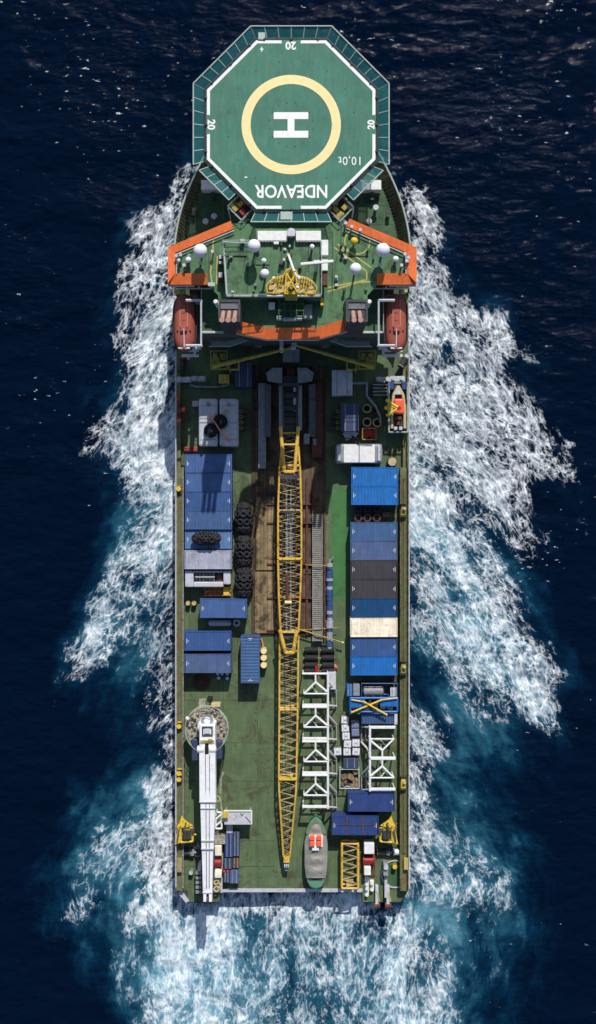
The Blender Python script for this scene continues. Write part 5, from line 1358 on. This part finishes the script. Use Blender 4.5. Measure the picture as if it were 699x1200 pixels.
bollards(216,445,0.9,0,'pale twin bollard at the port rail abreast of the slender crane',grp=bg_)
bollards(233,444,0,0,'pale twin bollard inboard of the port rail one',grp=bg_)
bollards(449,445,0,0,'pale twin bollard inboard on the starboard side, forward of the rescue boat',grp=bg_)
bollards(466,444,0.9,0,'pale twin bollard at the starboard rail, just forward of the rescue boat',grp=bg_)
winch(213,429,.9,.75,'redbrown','red brown winch at the port rail behind the lifeboat',R(80)); winch(216,420.5,.9,.5,'lgrey','small pale winch at the port rail, right under the lifeboat stern',R(10))
winch(473,424,.9,.7,'lgrey','pale winch at the starboard rail behind the lifeboat',R(60))
locker(257,439,268.5,449,0,1.2,'yellow','tool_chest','bright yellow chest near the port slender crane','chest')
t=gear('pipe_run','pale curved pipe on deck aft of the port bollards','pipe',245,453,0); MB().path([W(223,451,.4),W(232,453.5,.4),W(258,453.5,.4),W(270,450,.4)],.16,8).build('pipe','grey',t); MB().bp(230,452,232,455,0,.3).bp(255,452,257,455,0,.3).build('support','dgrey',t,split=True)
t=gear('pipe_run','grey bent pipe leading round the starboard hose reels','pipe',436,465,0); MB().path([W(412,449,1.6),W(430,449,1.6),W(430,464,1.6),W(441,477,1.6),W(446,489,1.6),W(446,496,1.6)],.16,8).build('pipe','grey',t); MB().bp(429,449,431,451,0,1.5).bp(440,476,442,478,0,1.5).build('support','dgrey',t,split=True)
t=gear('ladder_rack','grey ladder rack between the bollard and the rescue boat cradle','rack',446,455,0); mb=MB()
for k in range(4): mb.bp(437,450+k*4,454,451.5+k*4,1.2,1.4)
mb.build('rung','grey',t); MB().bp(437,450,438.5,464,.0,1.2).bp(452.5,450,454,464,.0,1.2).build('side','dgrey',t,split=True)
for k,(x,y) in enumerate(((207.8,468),(209.5,475),(215.5,480),(208.5,486),(210.5,493))):
    t=gear('life_float','orange red float at the port rail, number %d from forward, abreast of the white tanks'%(k+1),'float',x,y,1.0,'red floats along the port rail')
    t['label']=['orange red float at the port rail, nearest the bow','orange red float at the port rail just aft of the first','orange red float set inboard of the port rail walkway','orange red float at the port rail, near the inboard one','orange red float at the port rail, nearest the stern of its group'][k]
    MB().lathe([(-.3,.1),(-.2,.26),(.2,.26),(.3,.1)],W(x,y,1.2),(0.3,1,0),12).build('float','red' if k%2 else 'ored',t,smooth=True); MB().torus(W(x,y,1.2)+Vector((.08,.32,0)),.07,.025).build('eye','steel',t)
t=gear('hose_bundle','red hose bundle just forward of the first port container','hose',221,526,0); mb=MB()
for k in range(5): mb.tube(W(216,524+k*1.2,.3+.1*(k%2)),W(232,525+k*.9,.3),.1,6)
mb.build('hose','red',t); MB().bp(222,523.5,223.2,529.5,.2,.55).build('strap','black',t)
for s,xs_,nm in ((1,(283,287,291),'port'),(-1,(396,392,388),'starboard')):
    t=gear('rigging_rack','dark rigging rack with yellow hooks, %s side of the timber deck'%nm,'rack',xs_[1],492,0)
    a=MB(); 
    for k in range(4): a.bp(min(xs_)-1,481+k*6.5,max(xs_)+1,482.6+k*6.5,.6,.8)
    a.build('bar','dgrey',t,split=True); a=MB()
    for k in range(4): 
        p=W(xs_[0],482+k*6.5,.95); a.torus(p,.2,.07,n=10,m=5)
    a.build('hook','dyellow',t); MB().bp(xs_[1]-.7,480,xs_[1]+.7,504,0,.6).build('post','dgrey',t)
# hook blocks and machinery between skids
gear_=0
# port rail yellow bits
for x,y,lb in ((210.3,573,'forward'),(210.5,850,'abreast of the white crane platform'),(210.5,912,'just forward of the yellow deck crane'),(210.5,905,'second, just forward of the yellow deck crane')):
    t=gear('yellow_roller','small yellow guide roller on the port rail, '+lb,'roller',x,y,1.25,'yellow guide rollers on the port rail'); MB().lathe([(0,.3),(.2,.22),(.5,.22),(.7,.32)],W(x,y,1.3),n=14).build('roller','yellow',t); MB().bp(x-3,y+3,x+3,y+6,1.25,1.6).build('bracket','dgrey',t,split=True); MB().bp(x-2.5,y-3.6,x+2.5,y-3,1.25,1.9).build('stop','yellow',t,split=True)
for x,y,lb in ((473,598,'abreast of the pipe reels'),(473,783,'abreast of the last blue container'),(473,918,'just forward of the starboard yellow crane')):
    t=gear('guide_roller','guide roller box on the starboard rail, '+lb,'roller',x,y,1.25,'guide rollers on the starboard rail'); MB().bp(x-2.5,y-6,x+2.5,y+6,1.25,1.7).build('box','yellow' if y>900 else 'dyellow',t,bevel=.04); MB().lathe([(0,.2),(.5,.2)],W(x+1,y-2,1.7),n=12).build('roller','tan',t); MB().bp(x-3,y-8,x+4,y-7,1.25,2.0).bp(x-3,y+7,x+4,y+8,1.25,2.0).build('stop','dgrey',t,split=True)
# ---------------------------------------------------------------- boat on deck
B=thing('work_boat','green ended work boat covered in a grey tarpaulin, on deck near the stern','boat',W(370.5,1000,0))
ol_=[(370.5,956),(377,963),(382,974),(384.5,990),(384.5,1008),(382.5,1024),(380.5,1034),(377,1040),(370,1042),(364,1040),(360.5,1034),(359,1024),(357,1008),(357,990),(359,974),(364,963)]
MB().pp(ol_,.35,1.7).build('hull','boatgreen',B,bevel=.15)
def sub(pts,k,zz): return [(370.5+(x-370.5)*k,y) for x,y in pts]
cv=MB(); N=20
rows=[]
for i in range(N+1):
    y=966+(1029-966)*i/N
    hw=13.2 if 985<y<1015 else (13.2-(985-y)*.42 if y<985 else 13.2-(y-1015)*.13); rows.append((y,hw))
vs=[]
for y,hw in rows:
    for j in range(9):
        t_=-1+2*j/8; vs.append(W(370.5+t_*hw,y,1.75+.7*(1-t_*t_)*(.75+.25*math.sin(y*.5))))
cv.add(vs,[(i*9+j,i*9+j+1,(i+1)*9+j+1,(i+1)*9+j) for i in range(N) for j in range(8)])
cv.build('tarpaulin','tarp',B,smooth=True)
MB().pp([(358.5,978),(370.5,960),(382.5,978)],1.72,1.95).build('foredeck_cover','tan' if False else mat('brown_canvas',(128,112,92),.8,var=.2),B,bevel=.05)
st=MB(); 
for x0,y0,x1,y1 in ((363.5,980,369,985),(371.5,980,377,985),(363.5,986,369,992),(371.5,986,377,992)): st.bp(x0,y0,x1,y1,2.3,2.9)
st.build('seat_cushion','ored',B,split=True,bevel=.06); MB().bp(362.5,979,378.5,993,2.0,2.4).bp(366,992,374,997,2.2,2.6).build('console','white',B,bevel=.05)
MB().bp(362.5,1030,378.5,1031,1.7,1.85).build('thwart','dgrey',B); MB().bp(361,975,380,978,0,.35).bp(361,1022,380,1025,0,.35).build('chock','timber2',B,split=True)
# short lattice piece
t=gear('boom_insert','short yellow lattice boom piece lying by the stern edge','crane section',410,1015,0)
ch,lc=lattice([(401,420,989,.3,1.8),(401,420,1041,.3,1.8)],.15,.06,1.1); ch.build('chord','boom',t); lc.build('lacing','lace',t); MB().bp(406,1034,415,1040,.3,1.6).build('load_block','tan',t,bevel=.06)
# starboard quarter
t=gear('deck_winch_unit','white topped winch unit with a red drum beside the lattice piece','winch unit',432,1006,0)
MB().bp(427,988,439,1001,.2,2.0).build('cabinet','white',t,bevel=.08); MB().lathe([(-.7,.75),(-.6,.75),(-.55,.55),(.55,.55),(.6,.75),(.7,.75)],W(432,1008,.9),(1,0,0),22).build('drum','red',t); MB().bp(427,1016,435,1026,.2,1.6).build('motor_box','white',t,bevel=.08); MB().bp(426,988,440,1027,0,.2).build('bedplate','rust',t)
winch(448,999,0,.7,'grey','grey winch inboard of the two white drums, starboard quarter',0)
winch(468,998.5,.1,.8,'white','white winch by the rail, starboard quarter',0,wm='plastic')
t=gear('cable_tensioner','grey upright cable tensioner in the middle of the starboard quarter','tensioner',452.5,1020,0); MB().bp(449.5,1012,455.5,1027,0,1.6).build('body','grey',t,bevel=.1); MB().lathe([(0,.3),(.3,.3)],W(452.5,1016,1.6),n=14).build('wheel','lgrey',t); MB().bp(451,1028,454,1052,.4,.9).build('guide_arm','lgrey',t)
drum(463,1016,0,'dyellow','vent_cowl','round yellowish vent cowl, starboard quarter','vent',None,.32,1.0,'yellow')
for x0,y0,x1,y1,lb,m in ((474,1006,478,1019,'narrow yellow stand at the starboard rail near the stern','yellow'),(208,1006,213,1022,'narrow yellow stand at the port rail near the stern','dyellow')):
    locker(x0,y0,x1,y1,1.25,1.9,m,'rail_stand',lb,'stand')
t=gear('stern_plate','dark curved stern fairing plate at the starboard corner','plate',465,1035,0); MB().ringflat(W(463,1024,.05),1.7,1.85,.15,40).build('rim','lgrey',t); MB().lathe([(0.02,1.7),(.05,1.7)],W(463,1024,0),n=30).build('plate','foregreen',t)
for k,(x,y) in enumerate(((430,1031),(436,1037),(430,1043))):
    bollards(x,y,0,R(90),'white twin bollard at the starboard stern corner, %s of three'%(['forward','middle','after'][k]),'white','white bollards at the starboard stern corner',.75)
for x,lb in ((442,'inboard'),(455,'outboard')):
    t=gear('stern_roller','grey stern roller arm hanging over the starboard corner, the %s one'%lb,'roller arm',x,1050,0,'stern roller arms at the starboard corner'); MB().bp(x-1.8,1038,x+1.8,1060,.1,.8).build('arm','lgrey',t,bevel=.05); MB().lathe([(-.4,.4),(.4,.4)],W(x,1061,.5),(1,0,0),16).build('roller','rust',t); MB().tube(W(x,1045,.8),W(x+3,1056,.8),.1).build('pin','tan',t)
# port quarter
winch(217,999,0,.85,'grey','grey winch just aft of the port yellow crane',0); winch(232,998,0,.6,'grey','small grey winch between the port crane and the white boom',R(90))
drum(224,1023,0,'grey','vent_cowl','small round grey vent cowl, port quarter','vent',None,.3,.9,'lgrey')
t=gear('mooring_machinery','grey machinery frame beneath the white boom at the stern','frame',234,1035,0)
MB().bp(229,1020,236,1050,.1,1.6).build('body','dgrey',t,bevel=.1); mb=MB()
for k in range(5): mb.bp(229.5,1022+k*5.5,236,1025+k*5.5,1.6,2.0)
mb.build('fin','grey',t); MB().bp(232,1014,235,1021,.1,2.2).build('post','lgrey',t)
t=gear('deck_winch_unit','pale winch unit with a red drum beside the white boom','winch unit',256,1012,0)
MB().bp(252,991,260,1003,.2,1.7).build('cabinet',CB['cream'],t,bevel=.08); MB().lathe([(-.45,.75),(-.4,.75),(-.38,.55),(.38,.55),(.4,.75),(.45,.75)],W(256,1010.5,.9),(1,0,0),22).build('drum','red',t); MB().bp(252,1020,260,1029,.2,1.6).build('motor_box',CB['cream'],t,bevel=.08); MB().bp(251,990,261,1046,0,.2).build('bedplate','lgrey',t); mb=MB()
for k in range(3): mb.torus(W(254+2.2*(k%2),1034+k*4,1.1),.3,.12,n=14,m=6)
mb.build('chain_link','tan',t)
locker(252,979,264,989,0,1.5,'debris','tool_chest','olive brown chest between the white boom and the navy lockers','chest')
t=gear('flat_rack','pale grey flat rack with stained top beside the white boom','flat rack',280,958,0)
MB().bp(263,950,295.5,966.5,1.9,2.3).build('bed','lgrey',t,bevel=.05); MB().bp(264,951,266,965,0,1.9).bp(292,951,294.5,965,0,1.9).build('stand','grey',t,split=True); MB().bp(262.7,949.5,295.8,951,2.3,2.45).bp(294.4,951,295.8,966,2.3,2.42).build('edge','white',t)
mb=MB()
for a,b in (((282,953),(284,956)),((284,956),(286,953)),((288,957),(294,964))): mb.tube(W(*a,2.33),W(*b,2.33),.05,4)
mb.build('lashing','rust',t)
locker(261,951,267.5,958.5,2.32,2.9,'yellow','amber_case','small yellow case on the flat rack','case')
t=gear('white_bracket','white ribbed bracket between the boom and the flat rack','bracket',256,961,0); mb=MB()
for a,b in (((253,952),(260,952)),((253,952),(253,971)),((260,952),(260,971)),((253,971),(260,971)),((253,960),(260,954)),((253,968),(260,962))): mb.tube(W(*a,2.0),W(*b,2.0),.13,6)
mb.build('frame','white',t); MB().bp(253,953,254,955,0,1.9).bp(259,968,260,970,0,1.9).build('leg','white',t,split=True)
lk=[(264,977,273,1004,'indigo','long navy locker beside the olive chest'),(273.6,975,281,1003,'dusk','long slate blue locker, outer one of the two side by side'),(262.5,1006,272,1018,'dusk','square slate locker beside the red drum'),(270,1020,280,1035,'slate','lighter slate locker nearest the stern edge'),(262.5,1023,269,1034,'dusk','small dark locker nearest the stern edge')]
for x0,y0,x1,y1,c_,lb in lk: locker(x0,y0,x1,y1,0,1.3,CB[c_],'storage_locker',lb,'locker','blue lockers on the port quarter')
locker(273,1005,280.5,1017,0,1.0,'rust','scrap_bin','rust brown bin among the navy lockers','bin'); locker(261,1018.5,269,1022,0,1.1,'red','hose_box','small red box among the navy lockers','box')
locker(266,968,272.5,976,0,1.2,'lgrey','hose_box','small pinkish pale box just aft of the flat rack','box')
t=gear('stern_step','dark step hanging over the port stern corner','step',220,1052,0); MB().pp([(212,1042),(222,1056),(218,1058),(209,1047)],.3,.5).build('tread','lgrey',t); MB().bp(211,1044,220,1050,.02,.3).build('support','dgrey',t,split=True)
# bands on the tied container
t=gear('lashing_band','rust coloured pair of lashing bands over the dark blue container beside the boat','band',416,967,2.6); MB().bp(406.5,957,407.6,978.5,2.6,2.66).bp(425,957,426.2,978.5,2.6,2.66).build('band','rust',t,split=True); MB().bp(392,966.5,441,967.2,2.6,2.64).build('rod','rust',t)
# curved timber hose strip from the crane to the rail
tag(MB().path([W(x,y,.08) for x,y in ((262,905),(259,915),(258,935),(260,950))],.16,6).build('worn_hose','debris'),'dusty hose lying on the green deck inboard of the white boom','hose')
# ---------------------------------------------------------------- light, sky, camera
w=bpy.data.worlds.new('World'); scene.world=w; w.use_nodes=True; nt=w.node_tree
bg=nt.nodes['Background']; sk=nt.nodes.new('ShaderNodeTexSky'); sk.sky_type='NISHITA'; sk.sun_disc=False
sun_dir=Vector((0.20,1.11,1.0)).normalized()
sk.sun_elevation=math.asin(sun_dir.z); sk.sun_rotation=math.atan2(sun_dir.x,sun_dir.y)
nt.links.new(sk.outputs[0],bg.inputs['Color']); bg.inputs['Strength'].default_value=0.1
sl=bpy.data.lights.new('sun','SUN'); sl.energy=4.2; sl.angle=R(0.5); sl.color=(1.0,0.955,0.89)
so=bpy.data.objects.new('sun',sl); COL.objects.link(so); so.rotation_euler=(-sun_dir).to_track_quat('-Z','Y').to_euler(); so.location=(20,110,100)
cd=bpy.data.cameras.new('camera'); cam=bpy.data.objects.new('camera',cd); COL.objects.link(cam)
cam.location=(0,0,CAMH); cam.rotation_euler=(0,0,0); cd.sensor_fit='VERTICAL'; cd.sensor_height=36; cd.sensor_width=36
cd.lens=36*CAMH/(1200/S0); cd.clip_start=1; cd.clip_end=12000
scene.camera=cam
vs=scene.view_settings; vs.view_transform='Standard'; vs.look='None'; vs.exposure=0; vs.gamma=1; vs.use_curve_mapping=False
